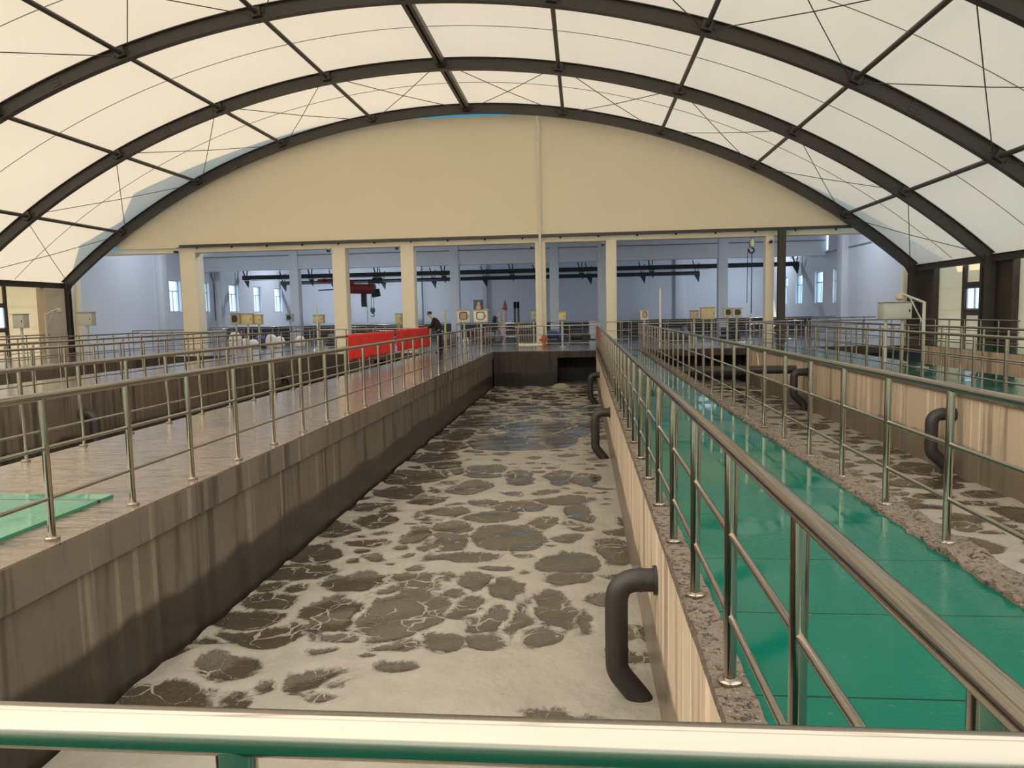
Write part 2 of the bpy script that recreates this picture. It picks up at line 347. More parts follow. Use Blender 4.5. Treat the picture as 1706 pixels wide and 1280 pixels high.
# ---------------------------------------------------------------- water with foam
def cells_px(lst):
    out=[]
    for (cx,cy,rx,ry) in lst:
        c=onZ(cx,cy,WL); ex=onZ(cx+rx,cy,WL)-c; t=onZ(cx,cy-ry,WL); bt=onZ(cx,cy+ry,WL)
        yc=(t.y+bt.y)/2; out.append((c.x+ (t.x+bt.x-2*c.x)/2, yc, 1.10*max(.05,hypot(ex.x,ex.y)), 1.10*max(.06,abs(t.y-bt.y)/2)))
    return out
MAIN = [(671,1024,76,44),(563,1028,56,34),(588,972,52,16),(699,965,54,13),(739,989,28,10),(776,1010,32,18),(812,1030,32,23),(865,1031,22,28),(920,1017,34,34),(899,1060,36,15),
(746,1076,36,18),(814,1067,36,14),(846,982,28,17),(794,971,25,13),(725,966,26,12),(970,1038,14,14),(1037,1056,16,13),(1073,1060,21,17),(1055,1095,42,7),(1050,1120,14,4),
(945,939,48,18),(949,962,36,12),(1030,921,32,20),(934,1208,74,18),(1006,1218,34,12),(762,724,31,9),(742,744,37,8),(869,736,88,14),(900,712,70,10),(800,705,50,8),(960,715,40,8),
(807,786,37,10),(765,786,20,6),(866,797,24,11),(933,797,20,12),(978,800,22,10),(776,812,42,11),(720,823,22,10),(857,823,18,4),(910,820,16,3),(804,840,24,7),(866,845,45,9),(942,834,46,6),
(964,854,24,14),(905,873,22,10),(950,872,18,6),(753,878,33,11),(739,855,38,10),(818,862,42,8),(846,896,64,20),(750,902,34,17),(770,930,54,8),(720,910,20,10),(950,899,22,7),(967,882,18,6),
(1032,885,20,7),(1042,869,10,6),(523,924,42,15),(574,877,34,15),(610,870,46,11),(495,956,52,15),(459,974,26,8),(448,1003,42,15),(408,1032,60,19),(423,1060,66,18),(620,847,33,8),
(664,820,43,10),(692,795,50,12),(717,762,40,8),(740,775,30,7),(710,830,28,9),(757,809,26,8),(728,859,30,8),(692,892,22,13),(610,917,14,4),(588,936,14,4),(640,850,30,6),
(386,1119,48,20),(308,1094,26,12),(521,1135,42,24),(540,1160,24,12),(439,1148,12,8),(287,1172,92,22),(381,1174,36,16),(345,1075,30,8),(560,1142,14,10),
(690,990,16,5),(640,985,22,8),(600,1000,20,8),(655,1078,40,8),(560,1060,40,10),(500,1040,12,6)]
def auto_cells(x0,x1,y0,y1,cover,rmin,rmax,seed):
    r=np.random.default_rng(seed); out=[]; area=0; A=(x1-x0)*(y1-y0); tries=0
    while area<cover*A and tries<6000:
        tries+=1; rx=r.uniform(rmin,rmax); ry=rx*r.uniform(.45,1.05); x=r.uniform(x0,x1); y=r.uniform(y0,y1)
        if any(((x-c[0])/(rx+c[2]+.05))**2+((y-c[1])/(ry+c[3]+.05))**2<.84 for c in out): continue
        out.append((x,y,rx,ry)); area+=pi*rx*ry
    return out
def water(name, x0,x1,cells,y0=YN,y1=YF,dx=.035,grow=.0042,ymin=None,bumps=(),ridge=.045):
    ys=[ymin or 4.0]
    while ys[-1]<y1: ys.append(ys[-1]*(1+grow))
    ys=[y0]+ys[:-1]+[y1]; ys=np.array(ys); nx=int((x1-x0)/dx)+1; xs=np.linspace(x0,x1,nx); X,Y=np.meshgrid(xs,ys)
    wx=X+.05*np.sin(3.1*Y+1.7*X)+.035*np.sin(7.3*X-4.1*Y+1)+.02*np.sin(13*Y+5*X); wy=Y+.05*np.sin(2.7*X+2.2*Y)+.035*np.sin(6.1*Y+5.2*X)+.02*np.sin(11*X-7*Y)
    D=np.full(X.shape,.16); D2=np.full(X.shape,.9)
    for (cx,cy,rx,ry) in cells:
        j0,j1=np.searchsorted(ys,cy-ry-.6),np.searchsorted(ys,cy+ry+.6)
        if j1<=j0: continue
        sl=slice(j0,j1); d=(np.sqrt(((wx[sl]-cx)/rx)**2+((wy[sl]-cy)/ry)**2)-1)*min(rx,ry); D2[sl]=np.minimum(D2[sl],np.maximum(D[sl],d)); D[sl]=np.minimum(D[sl],d)
    rw=ridge*(.75+.5*np.sin(1.9*X+2.3*Y)*np.sin(1.1*Y-2*X)); D=np.maximum(D,np.minimum(.16,rw-(D2-D)*.5))
    Zs=WL+.008*np.sin(5*X+3*Y)+.006*np.sin(9*Y-4*X)+.018*np.clip(D/.1,-.5,1)
    for (bx,by,br,bh) in bumps: Zs+=bh*np.exp(-((X-bx)**2+(Y-by)**2)/br**2)
    ny=len(ys); v=np.stack([X,Y,Zs],-1).reshape(-1,3); i=np.arange(ny-1)[:,None]*nx+np.arange(nx-1)[None]; i=i.ravel()
    f=np.stack([i,i+1,i+nx+1,i+nx],-1)
    me=bpy.data.meshes.new(name); me.vertices.add(len(v)); me.vertices.foreach_set('co',v.ravel()); me.loops.add(f.size); me.loops.foreach_set('vertex_index',f.ravel())
    me.polygons.add(len(f)); me.polygons.foreach_set('loop_start',np.arange(0,f.size,4)); me.polygons.foreach_set('loop_total',np.full(len(f),4)); me.update(); me.validate()
    at_=me.attributes.new('foam','FLOAT','POINT'); at_.data.foreach_set('value',np.clip(D,-.3,.16).ravel())
    me.polygons.foreach_set('use_smooth',[True]*len(me.polygons)); me.materials.append(M['water']); o=link(name,me); return tag(o,kind='structure')
mc = cells_px(MAIN)+auto_cells(-4.0,.6,19.8,33.8,.80,.18,.8,3)
def filler(cells,x0,x1,y0,y1,n,r0,r1,gap,seed):
    r=np.random.default_rng(seed); out=[]
    for _ in range(n):
        x=r.uniform(x0,x1); y=r.uniform(y0,y1); rx=r.uniform(r0,r1); ry=rx*r.uniform(.5,1.)
        if all(((x-c[0])/(rx+c[2]+gap))**2+((y-c[1])/(ry+c[3]+gap))**2>1 for c in cells+out): out.append((x,y,rx,ry))
    return out
mc += filler(mc,-4.05,-1.8,6.6,20,900,.07,.30,.05,11)+filler(mc,-1.8,.45,8.2,20,500,.05,.20,.09,12)
b1=onZ(330,1108,WL); b2=onZ(250,1160,WL); b3=onZ(800,1150,WL)
water('water_middle_tank',-4.05,.62,mc,y1=YF+2.4,bumps=[(b1.x,b1.y,.28,.12),(b2.x,b2.y,.35,.08),(b3.x,b3.y,.7,.05),(b3.x-1,b3.y-.2,.5,.04)])
water('water_right_tank',2.6,7.27,auto_cells(2.66,7.25,1.5,33.8,.62,.12,.75,5),y1=YF+2.4,dx=.05,grow=.006)
water('water_left_tank',-12.1,-6.9,auto_cells(-12.1,-6.95,8,33.8,.6,.2,.7,6),y1=YF+2.4,dx=.09,grow=.010,ymin=6)
water('water_outer_right_tank',9.9,14.65,auto_cells(9.95,14.6,12,33.8,.8,.3,.8,8),y1=YF+2.4,dx=.12,grow=.012,ymin=8)
water('water_outer_left_tank',-20.95,-16.05,auto_cells(-20.9,-16.1,14,33.8,.6,.3,.8,9),y1=YF+2.4,dx=.15,grow=.015,ymin=8)
# ---------------------------------------------------------------- membrane roof, arches, purlins, braces
CX, CZ, RO = -6.12, -21.5, 34.02
def arc(a, r, y): return Vector((CX+r*sin(radians(a)), y, CZ+r*cos(radians(a))))
ARCH_Y = [39.5,32.5,25.5,18.5,11.5,4.5]
ARCH_N = ['end-panel arch','second arch','third arch','fourth arch','fifth arch','sixth arch']
JOINTS = [-33.95,-25.15,-16.5,-8.0,.5,8.93,17.55,26.0,34.65]
AL, AR = -41.6, 42.0
def sheet(a0,a1,r,y0,y1,n=96,ny=6):
    mb=MB(); vs=[]; fs=[]
    for j in range(ny+1):
        for i in range(n+1): vs.append(arc(a0+(a1-a0)*i/n, r, y0+(y1-y0)*j/ny))
    for j in range(ny):
        for i in range(n): fs.append((j*(n+1)+i,j*(n+1)+i+1,(j+1)*(n+1)+i+1,(j+1)*(n+1)+i))
    return mb.add(vs,fs)
roof=struct('ceiling_membrane', sheet(AL-.4,AR+.4,RO+.06,11.5,39.75), M['membrane'])
struct('ceiling_membrane_fill', sheet(AL-.4,AR+.4,RO+.06,-34,11.5), M['fill_membrane'])  # roof over and behind the camera, made brighter as added fill
for k,y in enumerate((36.0,29.0,22.0,15.0,8.0)):
    MB().tube([arc(AL+(AR-AL)*i/80,RO+.02,y) for i in range(81)],.014,5).build('seam',M['seam'],roof)
# unseen end wall of the tent behind the camera, added as fill light
def lens(rad, zb, ztop, y0, y1, n=60):
    h=zb-CZ; a=degrees(math.acos(h/rad)); pts=[]
    for i in range(n+1):
        p=arc(-a+2*a*i/n,rad,0); pts.append((p.x,min(p.z,ztop)))
    return MB().prism(pts,1,y0,y1)
zs=arc(AL,RO,0).z
mbb=lens(RO,zs,99,-34.06,-34.0); mbb.box(-29.0,17.0,-34.06,-34.0,-.4,zs); struct('wall_back_fill', mbb, M['fill_membrane'])  # same added fill membrane, to brighten the end panel and columns

def ibeam(y, a0, a1, r0, r1, fw, n=90):
    mb=MB(); tf=.03
    prof=[(-fw,r1),(fw,r1),(fw,r1-tf),(.018,r1-tf),(.018,r0+tf),(fw,r0+tf),(fw,r0),(-fw,r0),(-fw,r0+tf),(-.018,r0+tf),(-.018,r1-tf),(-fw,r1-tf)]
    k=len(prof); vs=[]; fs=[]
    for i in range(n+1):
        a=a0+(a1-a0)*i/n
        for (dy,r) in prof: p=arc(a,r,y+dy); vs.append(p)
    for i in range(n):
        for j in range(k): fs.append((i*k+j,i*k+(j+1)%k,(i+1)*k+(j+1)%k,(i+1)*k+j))
    fs.append(tuple(range(k))); fs.append(tuple(n*k+j for j in range(k))[::-1]); return mb.add(vs,fs)
ARCH_LAB = ['dark brown steel roof arch framing the cream end panel','second dark steel roof arch in front of the end panel','third dark steel roof arch in front of the end panel, cropped at its top',
            'fourth dark steel roof arch, only a corner in view at top right','overhead steel arch nearest before the fourth, seen mirrored in the green walkway','nearest overhead steel arch, seen only mirrored in the green walkway']
SPL = [-21.0,4.6,29.5]
for i,y in enumerate(ARCH_Y):
    t=thing('roof_arch',(CX,y,0),ARCH_LAB[i],'roof arch','steel arches carrying the membrane roof')
    local(t,ibeam(y,AL,AR,RO-.50,RO,.13)).build('rib',M['arch'],t)
    for sgn,a in ((-1,AL),(1,AR)):
        p=arc(a,RO-.25,y); mb=MB(); x=p.x; h=.22
        mb.box(x-h,x+h,y-.13,y-.10,0,p.z+.1); mb.box(x-h,x+h,y+.10,y+.13,0,p.z+.1); mb.box(x-.02,x+.02,y-.1,y+.1,0,p.z+.1); mb.box(x-h-.05,x+h+.05,y-.2,y+.2,-.01,.03)
        mb.prism([(x,p.z-.75),(x-sgn*.55,p.z+.28),(x,p.z+.2)],1,y-.05,y+.05)
        local(t,mb).build('leg',M['arch'],t)
    for a in SPL:
        mb=MB(); p=arc(a,RO-.25,y); R=Matrix.Rotation(radians(a),4,'Y')
        mb.cbox(p+Vector((0,-.03,0)),(.34,.03,.40),R)
        for u in (-.11,-.04,.04,.11):
            for w in (-.12,0,.12): mb.cbox(p+R@Vector((u,-.05,w)),(.035,.03,.035),R)
            mb.cbox(p+R@Vector((u,-.08,-.275)),(.04,.04,.06),R)
        local(t,mb).build('splice_plate',M['arch'],t)
    for a in JOINTS:
        mb=MB(); p=arc(a,RO-.22,y); R=Matrix.Rotation(radians(a),4,'Y')
        mb.cbox(p+Vector((0,-.09,0)),(.34,.14,.30),R); mb.cbox(p+R@Vector((.27,-.03,-.02)),(.06,.06,.06),R); mb.cbox(p+R@Vector((-.27,-.03,-.02)),(.06,.06,.06),R)
        local(t,mb).build('cleat',M['arch'],t)
ORD=['first','second','third','fourth','fifth','sixth']
def side(j): return 'ridge' if j==4 else (ORD[4-j-1]+' purlin left of the ridge' if j<4 else ORD[j-5]+' purlin right of ridge')
BAYN=['in the bay beside the end panel','in the second bay from the end panel','in the third bay from the end panel','in the fourth bay from the end panel','in the fifth bay, mirrored in the walkway']
for b in range(5):
    y0,y1=ARCH_Y[b+1],ARCH_Y[b]
    for j,a in enumerate(JOINTS):
        if b>=2 and not any(seen(arc(a,33.8,y0+(y1-y0)*u),60) for u in (0,.25,.5,.75,1)) and not (a>-10): continue
        p=arc(a,RO-.22,y0+.14); q=arc(a,RO-.22,y1-.14); R=Matrix.Rotation(radians(a),4,'Y'); mb=MB()
        if j==4:
            for dx in (-.11,.11): mb.cbox((p+q)/2+Vector((dx,0,.02)),(.14,(q-p).length,.22))
            mb.cbox((p+q)/2+Vector((0,0,.11)),(.36,(q-p).length,.03))
        else: mb.tube([p,q],.085,10)
        lab='dark roof %s %s'%('ridge beam' if j==4 else side(j),BAYN[b])
        t=tag(mb.build('ridge_beam' if j==4 else 'roof_purlin',M['arch']),lab,'roof beam','purlins between the roof arches')
for b in (0,2):
    y0,y1=ARCH_Y[b+1],ARCH_Y[b]; an=[AL]+JOINTS+[AR]
    for k in range(10):
        for d in (0,1):
            a0,a1=(an[k],an[k+1]) if d==0 else (an[k+1],an[k])
            p=arc(a0+(.5 if d==0 else -.5),RO-.26,y0+.15); q=arc(a1+(-.5 if d==0 else .5),RO-.26,y1-.15)
            if not any(seen(p+(q-p)*u) for u in (.05,.35,.65,.95)): continue
            n=5-k if k<5 else k-4; sd='left' if k<5 else 'right'
            t=tag(MB().tube([p,(p+q)/2+Vector((0,0,-.05)),q],.017,6).build('brace_cable',M['arch']),
              'thin brace cable rising toward %s, %s cross %s of ridge, %s'%('the end panel' if arc(a1,1,0).z>arc(a0,1,0).z else 'the camera',ORD[n-1],sd,'by end panel' if b==0 else 'third bay'),'brace cable','crossed brace cables under the roof')
# eave beams along both springing lines, one per bay
for sgn,a,sd in ((-1,AL,'left'),(1,AR,'right')):
    for b in range(4):
        p=arc(a,RO-.1,0); y0,y1=ARCH_Y[b+1]+.14,ARCH_Y[b]-.14; x,z=p.x,p.z
        if not any(seen((x,yy,z),60) for yy in (y0,(y0+y1)/2,y1)): continue
        mb=MB(); mb.box(x-.12,x+.12,y0,y1,z-.30,z-.27); mb.box(x-.12,x+.12,y0,y1,z-.03,z); mb.box(x-.015,x+.015,y0,y1,z-.27,z-.03)
        tag(mb.build('eave_beam',M['arch']),'dark steel eave beam under the %s roof edge %s'%(sd,BAYN[b]),'roof beam','eave beams at the roof edges')

# side walls of the tent: translucent panels, frames, piers, windows
mb=MB(); mb.box(-29.05,-29.0,-9,40.6,-.4,4.0); struct('wall_left', mb, M['side_membrane'])
mb=MB(); mb.box(17.18,17.23,-9,40.3,-.4,4.0); struct('wall_right', mb, M['side_membrane'])
def window(n, x, y0,y1,z0,z1, axis, inward, fr='window_frame', split=True, dark=False, lab=None):
    # a window in a wall normal to X at x, between y0..y1; frame with a top light and two lower panes
    f=.06; d=inward*.06; mb=MB()
    for (a,b,c,e) in ((y0,y0+f,z0,z1),(y1-f,y1,z0,z1),(y0,y1,z0,z0+f),(y0,y1,z1-f,z1)): mb.box(min(x,x+d),max(x,x+d),a,b,c,e)
    zt=z0+(z1-z0)*.66
    if split: mb.box(min(x,x+d),max(x,x+d),y0,y1,zt-.03,zt+.03); mb.box(min(x,x+d),max(x,x+d),(y0+y1)/2-.03,(y0+y1)/2+.03,z0,zt)
    else: mb.box(min(x,x+d),max(x,x+d),(y0+y1)/2-.03,(y0+y1)/2+.03,z0,z1)
    o=mb.build('window_%d'%n,M[fr]); o['kind']='structure'
    MB().box(x+d*.45-.006,x+d*.45+.006,y0+f*.5,y1-f*.5,z0+f*.5,z1-f*.5).build('pane',M['glass'],o)
    return o
def frame_bar(name, boxes, mat, kind='structure'):
    mb=MB()
    for b in boxes: mb.box(*b)
    o=mb.build(name,mat); o['kind']=kind; return o
def holed_wall(name, axis, c0,c1, u0,u1, z0,z1, holes, mat):
    us=sorted({u0,u1,*[h[0] for h in holes],*[h[1] for h in holes]}); zs_=sorted({z0,z1,*[h[2] for h in holes],*[h[3] for h in holes]}); mb=MB()
    for i in range(len(us)-1):
        for k in range(len(zs_)-1):
            um,zm=(us[i]+us[i+1])/2,(zs_[k]+zs_[k+1])/2
            if any(h[0]<um<h[1] and h[2]<zm<h[3] for h in holes): continue
            if axis==0: mb.box(c0,c1,us[i],us[i+1],zs_[k],zs_[k+1])
            else: mb.box(us[i],us[i+1],c0,c1,zs_[k],zs_[k+1])
    bmm=mb.mesh(name,mat); bm=bmesh.new(); bm.from_mesh(bmm); bmesh.ops.remove_doubles(bm,verts=bm.verts,dist=1e-4); bm.to_mesh(bmm); bm.free()
    o=link(name,bmm); o['kind']='structure'; return o
bpy.data.objects.remove(bpy.data.objects['wall_left']); bpy.data.objects.remove(bpy.data.objects['wall_right'])
holed_wall('wall_left',0,-29.05,-29.0,-34,40.3,-.4,4.0,[(33.9,35.4,1.45,2.55)],M['side_membrane'])
holed_wall('wall_right',0,17.18,17.23,-34,40.3,-.4,4.0,[(34.2,35.6,1.47,2.46)],M['side_membrane'])
window(1,-29.0,33.9,35.4,1.45,2.55,0,1,split=False)
window(2,17.2,34.2,35.6,1.47,2.46,0,-1,split=False)
# dark frames holding the side panels
frame_bar('trim_1',[(-29.0,-28.9,35.4,35.56,0,3.8),(-29,-28.9,33.7,33.9,0,3.8),(-29,-28.9,33.9,35.4,2.55,2.72),(-29,-28.9,33.9,35.4,1.27,1.45)],M['brown_frame'])
frame_bar('trim_2',[(17.06,17.18,35.6,35.85,0,3.7),(17.06,17.18,34.0,34.2,0,3.7),(17.06,17.18,34.2,35.6,2.46,2.68),(17.06,17.18,34.2,35.6,1.22,1.47)],M['brown_frame'])
for y0,y1,nm in ((37.75,39.25,'beside the far left arch leg'),):
    tag(MB().box(-28.99,-28.45,y0,y1,0,3.56).build('side_pier',M['pier'],bevel=.02),'broad beige pier '+nm,'pier',kind='thing')
tag(MB().box(-28.49,-28.3,40.02,40.45,0,5.39).build('hall_corner_pier',M['column'],bevel=.01),'narrow cream pier at the left corner of the bluish hall','pier',kind='thing')
for y0,y1,nm in ((38.1,40.2,'behind the foot of the end-panel arch'),(31.4,33.9,'at the foot of the second arch')):
    tag(MB().box(16.82,17.1,y0,y1,0,3.6).build('side_pier',M['pier_shaded'],bevel=.02),'broad shade-darkened pier on the right side '+nm,'pier',kind='thing')
tag(MB().box(16.3,16.74,40.22,40.6,-.0,5.4).build('hall_corner_pier',M['column'],bevel=.01),'narrow cream pier at the right corner of the bluish hall','pier',kind='thing')

# ---------------------------------------------------------------- end panel, beam and columns at Y = 40
pts=[]
for i in range(81):
    x=-25.7+39.4*i/80; pts.append((x, min(CZ+sqrt(33.72**2-(x-CX)**2), 11.98-.03*(x+8)/7)))
poly=[(-25.7,5.62)]+pts+[(13.7,5.50)]
mbp=MB(); vs=[]; fs=[]; nz=10; n=len(pts)
for j in range(nz+1):
    for (x,zt) in pts:
        zb=5.66-.16*(x+25.7)/39.4 if x<-21.95 else 5.76-.04*(x+22)/35; vs.append((x,39.86+.02*sin(x*1.3)*sin(j*.9),zb+(zt-zb)*j/nz))
for j in range(nz):
    for i in range(n-1): fs.append((j*n+i,j*n+i+1,(j+1)*n+i+1,(j+1)*n+i))
struct('wall_end_panel', mbp.add(vs,fs), M['panel'])
mb=MB(); mb.box(-28.4,16.7,40.02,40.4,5.40,5.66); struct('trim_lintel_beam', mb, M['column'])
t=thing('panel_rail',(-21.95,39.8,5.7),'long dark steel strip along the lower edge of the cream end panel','rail')
local(t,MB().box(-21.95,14.0,39.74,39.8,5.66,5.80)).build('strip',M['arch'],t)
for k in range(18):
    x=-20.9+k*1.98; mb=MB(); mb.tube([(x,39.72,5.66),(x,39.66,5.58)],.05,8); mb.box(x-.03,x+.03,39.7,39.78,5.6,5.68); local(t,mb).build('clamp',M['black'],t)
DXW=(-28.3,17.3); mb=MB(); mb.box(-28.3,17.3,40.5,40.62,5.66,9.4); mb.box(-26.3,-9.6,40.5,40.62,9.4,13.3); mb.box(-9.6,1.2,40.5,40.62,9.4,12.3); struct('wall_hall_front_upper', mb, M['sky_stand_in'])  # top stepped to shade the roof's left; blue middle step stands in for sky
mb=MB(); mb.box(DXW[0],DXW[1],40.62,40.7,5.40,9.2); struct('wall_hall_front_inner', mb, M['white_wall'])
COLS=[(-21.65,.45,'leftmost cream square column under the end panel',0),(-13.1,.36,'cream square column left of the red banner',-3.4),(-9.33,.35,'cream square column behind the red banner, left of the person',-.3),
      (-2.18,.27,'cream square column carrying the white drain pipe',0),(1.54,.27,'cream square column rising behind the right guard rail end',0),(9.62,.21,'pale square column beside the dark steel post',0)]
for x,h,lab,zb in COLS:
    tag(MB().box(x-h,x+h,40.0,40.0+2*h if h>.3 else 40.55,min(zb,0)-.0,5.42).build('square_column',M['column'],bevel=.015),lab,'column','cream columns under the end panel',kind='thing')
t=thing('steel_post',(10.12,39.75,0),'dark brown steel post beside the pale column on the right','post')
mb=MB(); mb.box(9.95,10.31,39.6,39.63,0,5.7); mb.box(9.95,10.31,39.87,39.9,0,5.7); mb.box(10.12,10.15,39.63,39.87,0,5.7); local(t,mb).build('shaft',M['arch'],t)
local(t,MB().box(9.88,10.38,39.52,39.98,-.01,.04)).build('base_plate',M['arch'],t)
t=thing('drain_pipe',(-2.12,39.78,0),'white drain pipe running down the end panel and its column','pipe')
local(t,MB().tube([(-2.16,39.68,11.75),(-2.16,39.68,.15),(-2.16,39.6,.1)],.075,12)).build('pipe',M['white_pipe'],t)
for py in (233,286,320,355,475,522): z=onY(897,py,39.79).z; local(t,MB().lathe([(.10,-.05),(.10,.05)],(-2.16,39.68,z),12)).build('coupling',M['white_pipe'],t)

# ---------------------------------------------------------------- hall behind: walls, second columns, crane
HL=[(50.0,51.5),(54.1,55.6),(58.9,60.5),(63.5,65.1),(68.0,69.7),(43.2,44.6)]
HR=[(51.95,53.3),(55.5,57.3),(60.5,62.3),(64.6,66.3),(70.2,71.6)]
holed_wall('wall_hall_left',0,-28.9,-28.5,40.3,73,-.4,9.2,[(a,b,2.3,4.5) for a,b in HL[:5]]+[(a,b,6.6,8.2) for a,b in HL[:5]],M['white_wall'])
holed_wall('wall_hall_right',0,17.0,17.4,40.3,73,-.4,9.2,[(a,b,2.0,4.28) for a,b in HR]+[(54.4,58.2,5.62,8.4),(61,64,5.7,8.4)],M['white_wall'])
RC=[(-26,-23),(-20,-17),(-11.5,-8.5),(-7,-4),(-2.5,.5),(2.0,4.5),(11,14)]
holed_wall('wall_hall_rear',1,73,73.3,-28.9,17.4,-.4,9.2,[(a,b,6.7,9.0) for a,b in RC],M['white_wall'])
mb=MB(); mb.box(-28.9,17.4,40.5,73.3,9.2,9.4); struct('ceiling_hall', mb, M['white_wall'])
n=3
for a,b in HL[:5]: window(n,-28.75,a,b,2.3,4.5,0,1); n+=1
for a,b in HR: window(n,17.22,a,b,2.0,4.28,0,-1); n+=1
for a,b in HL[:5]: window(n,-28.75,a,b,6.6,8.2,0,1); n+=1
for a,b in ((54.4,58.2),(61,64)): window(n,17.22,a,b,5.65,8.4,0,-1); n+=1
for a,b in RC:
    f=.06; mb=MB()
    for q in ((a,a+f,6.7,9.0),(b-f,b,6.7,9.0),(a,b,6.7,6.76),(a,b,8.94,9.0),((a+b)/2-.03,(a+b)/2+.03,6.7,9.0)): mb.box(q[0],q[1],73.02,73.08,q[2],q[3])
    o=mb.build('window_%d'%n,M['window_frame']); o['kind']='structure'; n+=1
    MB().box(a+.03,b-.03,73.045,73.055,6.73,8.97).build('pane',M['glass'],o)
def pil(x0,x1,y0,y1,z1,lab): tag(MB().box(x0,x1,y0,y1,-.0,z1).build('wall_pilaster',M['pillar_white'],bevel=.01),lab,'pilaster',kind='thing')
pil(-28.49,-28.05,48.4,49.1,9.2,'white pilaster on the left hall wall beside the first narrow window')
pil(16.55,16.99,50.2,51.2,9.2,'white pilaster on the right hall wall between window and blank wall')
pil(-28.49,-28.1,56.6,57.2,9.2,'white pilaster on the left hall wall between its second and third windows')
for x,lab in ((-16.0,'pale pilaster on the rear hall wall, beside the hoist'),(-9.6,'pale pilaster on the rear hall wall, behind the person'),(9.2,'pale pilaster on the rear hall wall, beside the big yellow cabinet')):
    pil(x-.4,x+.4,72.6,72.99,9.19,lab)
C2=[(-21.4,'white square hall column at far left, behind the crane bracket'),(-9.28,'white square hall column between the person and the two window boxes'),(-2.0,'white square hall column half hidden behind the drain pipe column'),(1.46,'white square hall column half hidden behind the cream column at the rail end'),(9.95,'white square hall column behind the pair of window boxes')]
for x,lab in C2: tag(MB().box(x-.325,x+.325,54.7,55.4,0,9.2).build('hall_column',M['pillar_white'],bevel=.012),lab,'column','white columns inside the hall',kind='thing')
mb=MB(); cs=[-28.5]+[v for x,_ in C2 for v in (x-.33,x+.33)]+[17]
for i in range(0,len(cs),2): mb.box(cs[i],cs[i+1],54.8,55.3,5.32,7.6)
struct('trim_hall_beam', mb, M['pillar_white'])
mb=MB(); mb.tube([(-28.4,54.76,6.35),(16.9,54.76,6.35)],.03,6); tag(mb.build('conduit',M['grey_machine']),'thin grey conduit along the hall beam above the crane rails','conduit')
mb=MB(); mb.tube([(16.93,46.5,5.49),(16.93,58.3,5.5)],.025,6); tag(mb.build('conduit',M['grey_machine']),'thin grey conduit on the upper right hall wall','conduit')
mb=MB(); mb.tube([(-28.44,56.0,9),(-28.44,56.0,5.0),(-28.44,56.3,4.6),(-28.44,56.3,1.6)],.03,6); tag(mb.build('conduit',M['dark_steel']),'thin dark conduit dropping between the left hall windows','conduit')
for y,x0,x1,z,lab in ((61,-28.3,16.9,5.12,'nearer dark crane rail beam hung across the hall'),(69,-28.3,10.5,4.98,'farther dark crane rail beam hung across the hall')):
    t=thing('crane_rail',(x0,y,z),lab,'crane rail','crane rails across the hall')
    mb=MB(); mb.box(x0,x1,y-.12,y+.12,z-.17,z-.13); mb.box(x0,x1,y-.12,y+.12,z+.13,z+.17); mb.box(x0,x1,y-.03,y+.03,z-.13,z+.13); local(t,mb).build('beam',M['dark_steel'],t)
    for x in np.linspace(x0+.3,x1-.3,9):
        mb=MB(); mb.cbox((x-.2,y,z+.6),(.09,.09,1.0),Matrix.Rotation(-.25,4,'Y')); mb.box(x-.32,x-.28,y-.03,y+.03,z+.9,9.2); mb.cbox((x+.15,y,z+.5),(.07,.07,.8),Matrix.Rotation(.15,4,'Y')); mb.prism([(x-.2,z-.17),(x+.3,z-.17),(x+.2,z-.85)],1,y-.03,y+.03)
        local(t,mb).build('bracket',M['dark_steel'],t)
mb=MB(); mb.tube([(-28,60.6,4.87),(10,60.6,4.87)],.028,6); tag(mb.build('power_rail',M['white_pipe']),'thin pale power line running between the two crane rails','power line')
# red electric hoist on the nearer rail
hx=-18.9
t=thing('electric_hoist',(hx,61,4.9),'dull red electric hoist hanging from the crane rail','hoist')
mb=MB(); mb.tube([(hx-.9,61,4.05),(hx+1.9,61,3.95)],.42,16); mb.tube([(hx-1.5,61,4.08),(hx-.9,61,4.05)],.26,14); local(t,mb).build('drum',M['red_paint'],t)
mb=MB(); mb.box(hx-2.9,hx-.3,60.9,61.1,4.55,4.85); mb.box(hx-1.2,hx+.2,60.85,61.15,4.3,4.6); local(t,mb).build('arm',M['red_paint'],t)
mb=MB()
for dx in (-2.3,-1.7,1.9,2.4): local(t,MB().tube([(hx+dx,60.8,4.80),(hx+dx,61.2,4.80)],.14,12)).build('trolley_wheel',M['black'],t)
mb.box(hx+1.4,hx+2.6,60.8,61.2,4.4,4.75); local(t,mb).build('trolley_box',M['black'],t)
mb=MB(); mb.tube([(hx+1.9,61,3.9),(hx+2.0,61,3.3)],.38,12); mb.box(hx+.75,hx+1.15,60.85,61.15,2.5,3.9); local(t,mb).build('motor',M['black'],t)
local(t,MB().tube([(hx-2.9,61,3.95),(hx-1.5,61,4.0)],.06,8)).build('lever',M['dark_steel'],t)
mb=MB()
for dx in (1.55,1.75): mb.tube([(hx+dx,61,3.4),(hx+dx,61,2.3)],.02,6)
local(t,mb).build('wire_rope',M['black'],t)
mb=MB(); mb.lathe([(.05,.25),(.2,.15),(.2,-.1),(.06,-.3)],(hx+1.65,61,2.2),12); mb.tube([(hx+1.65+.12*sin(u),61,1.8+.12*cos(u)) for u in np.linspace(0,4.6,12)],.04,6); local(t,mb).build('hook_block',M['grey_machine'],t)
local(t,MB().tube([(hx+1.2,61,2.6),(hx+1.2,61,1.2)],.02,6)).build('pendant_cable',M['black'],t)
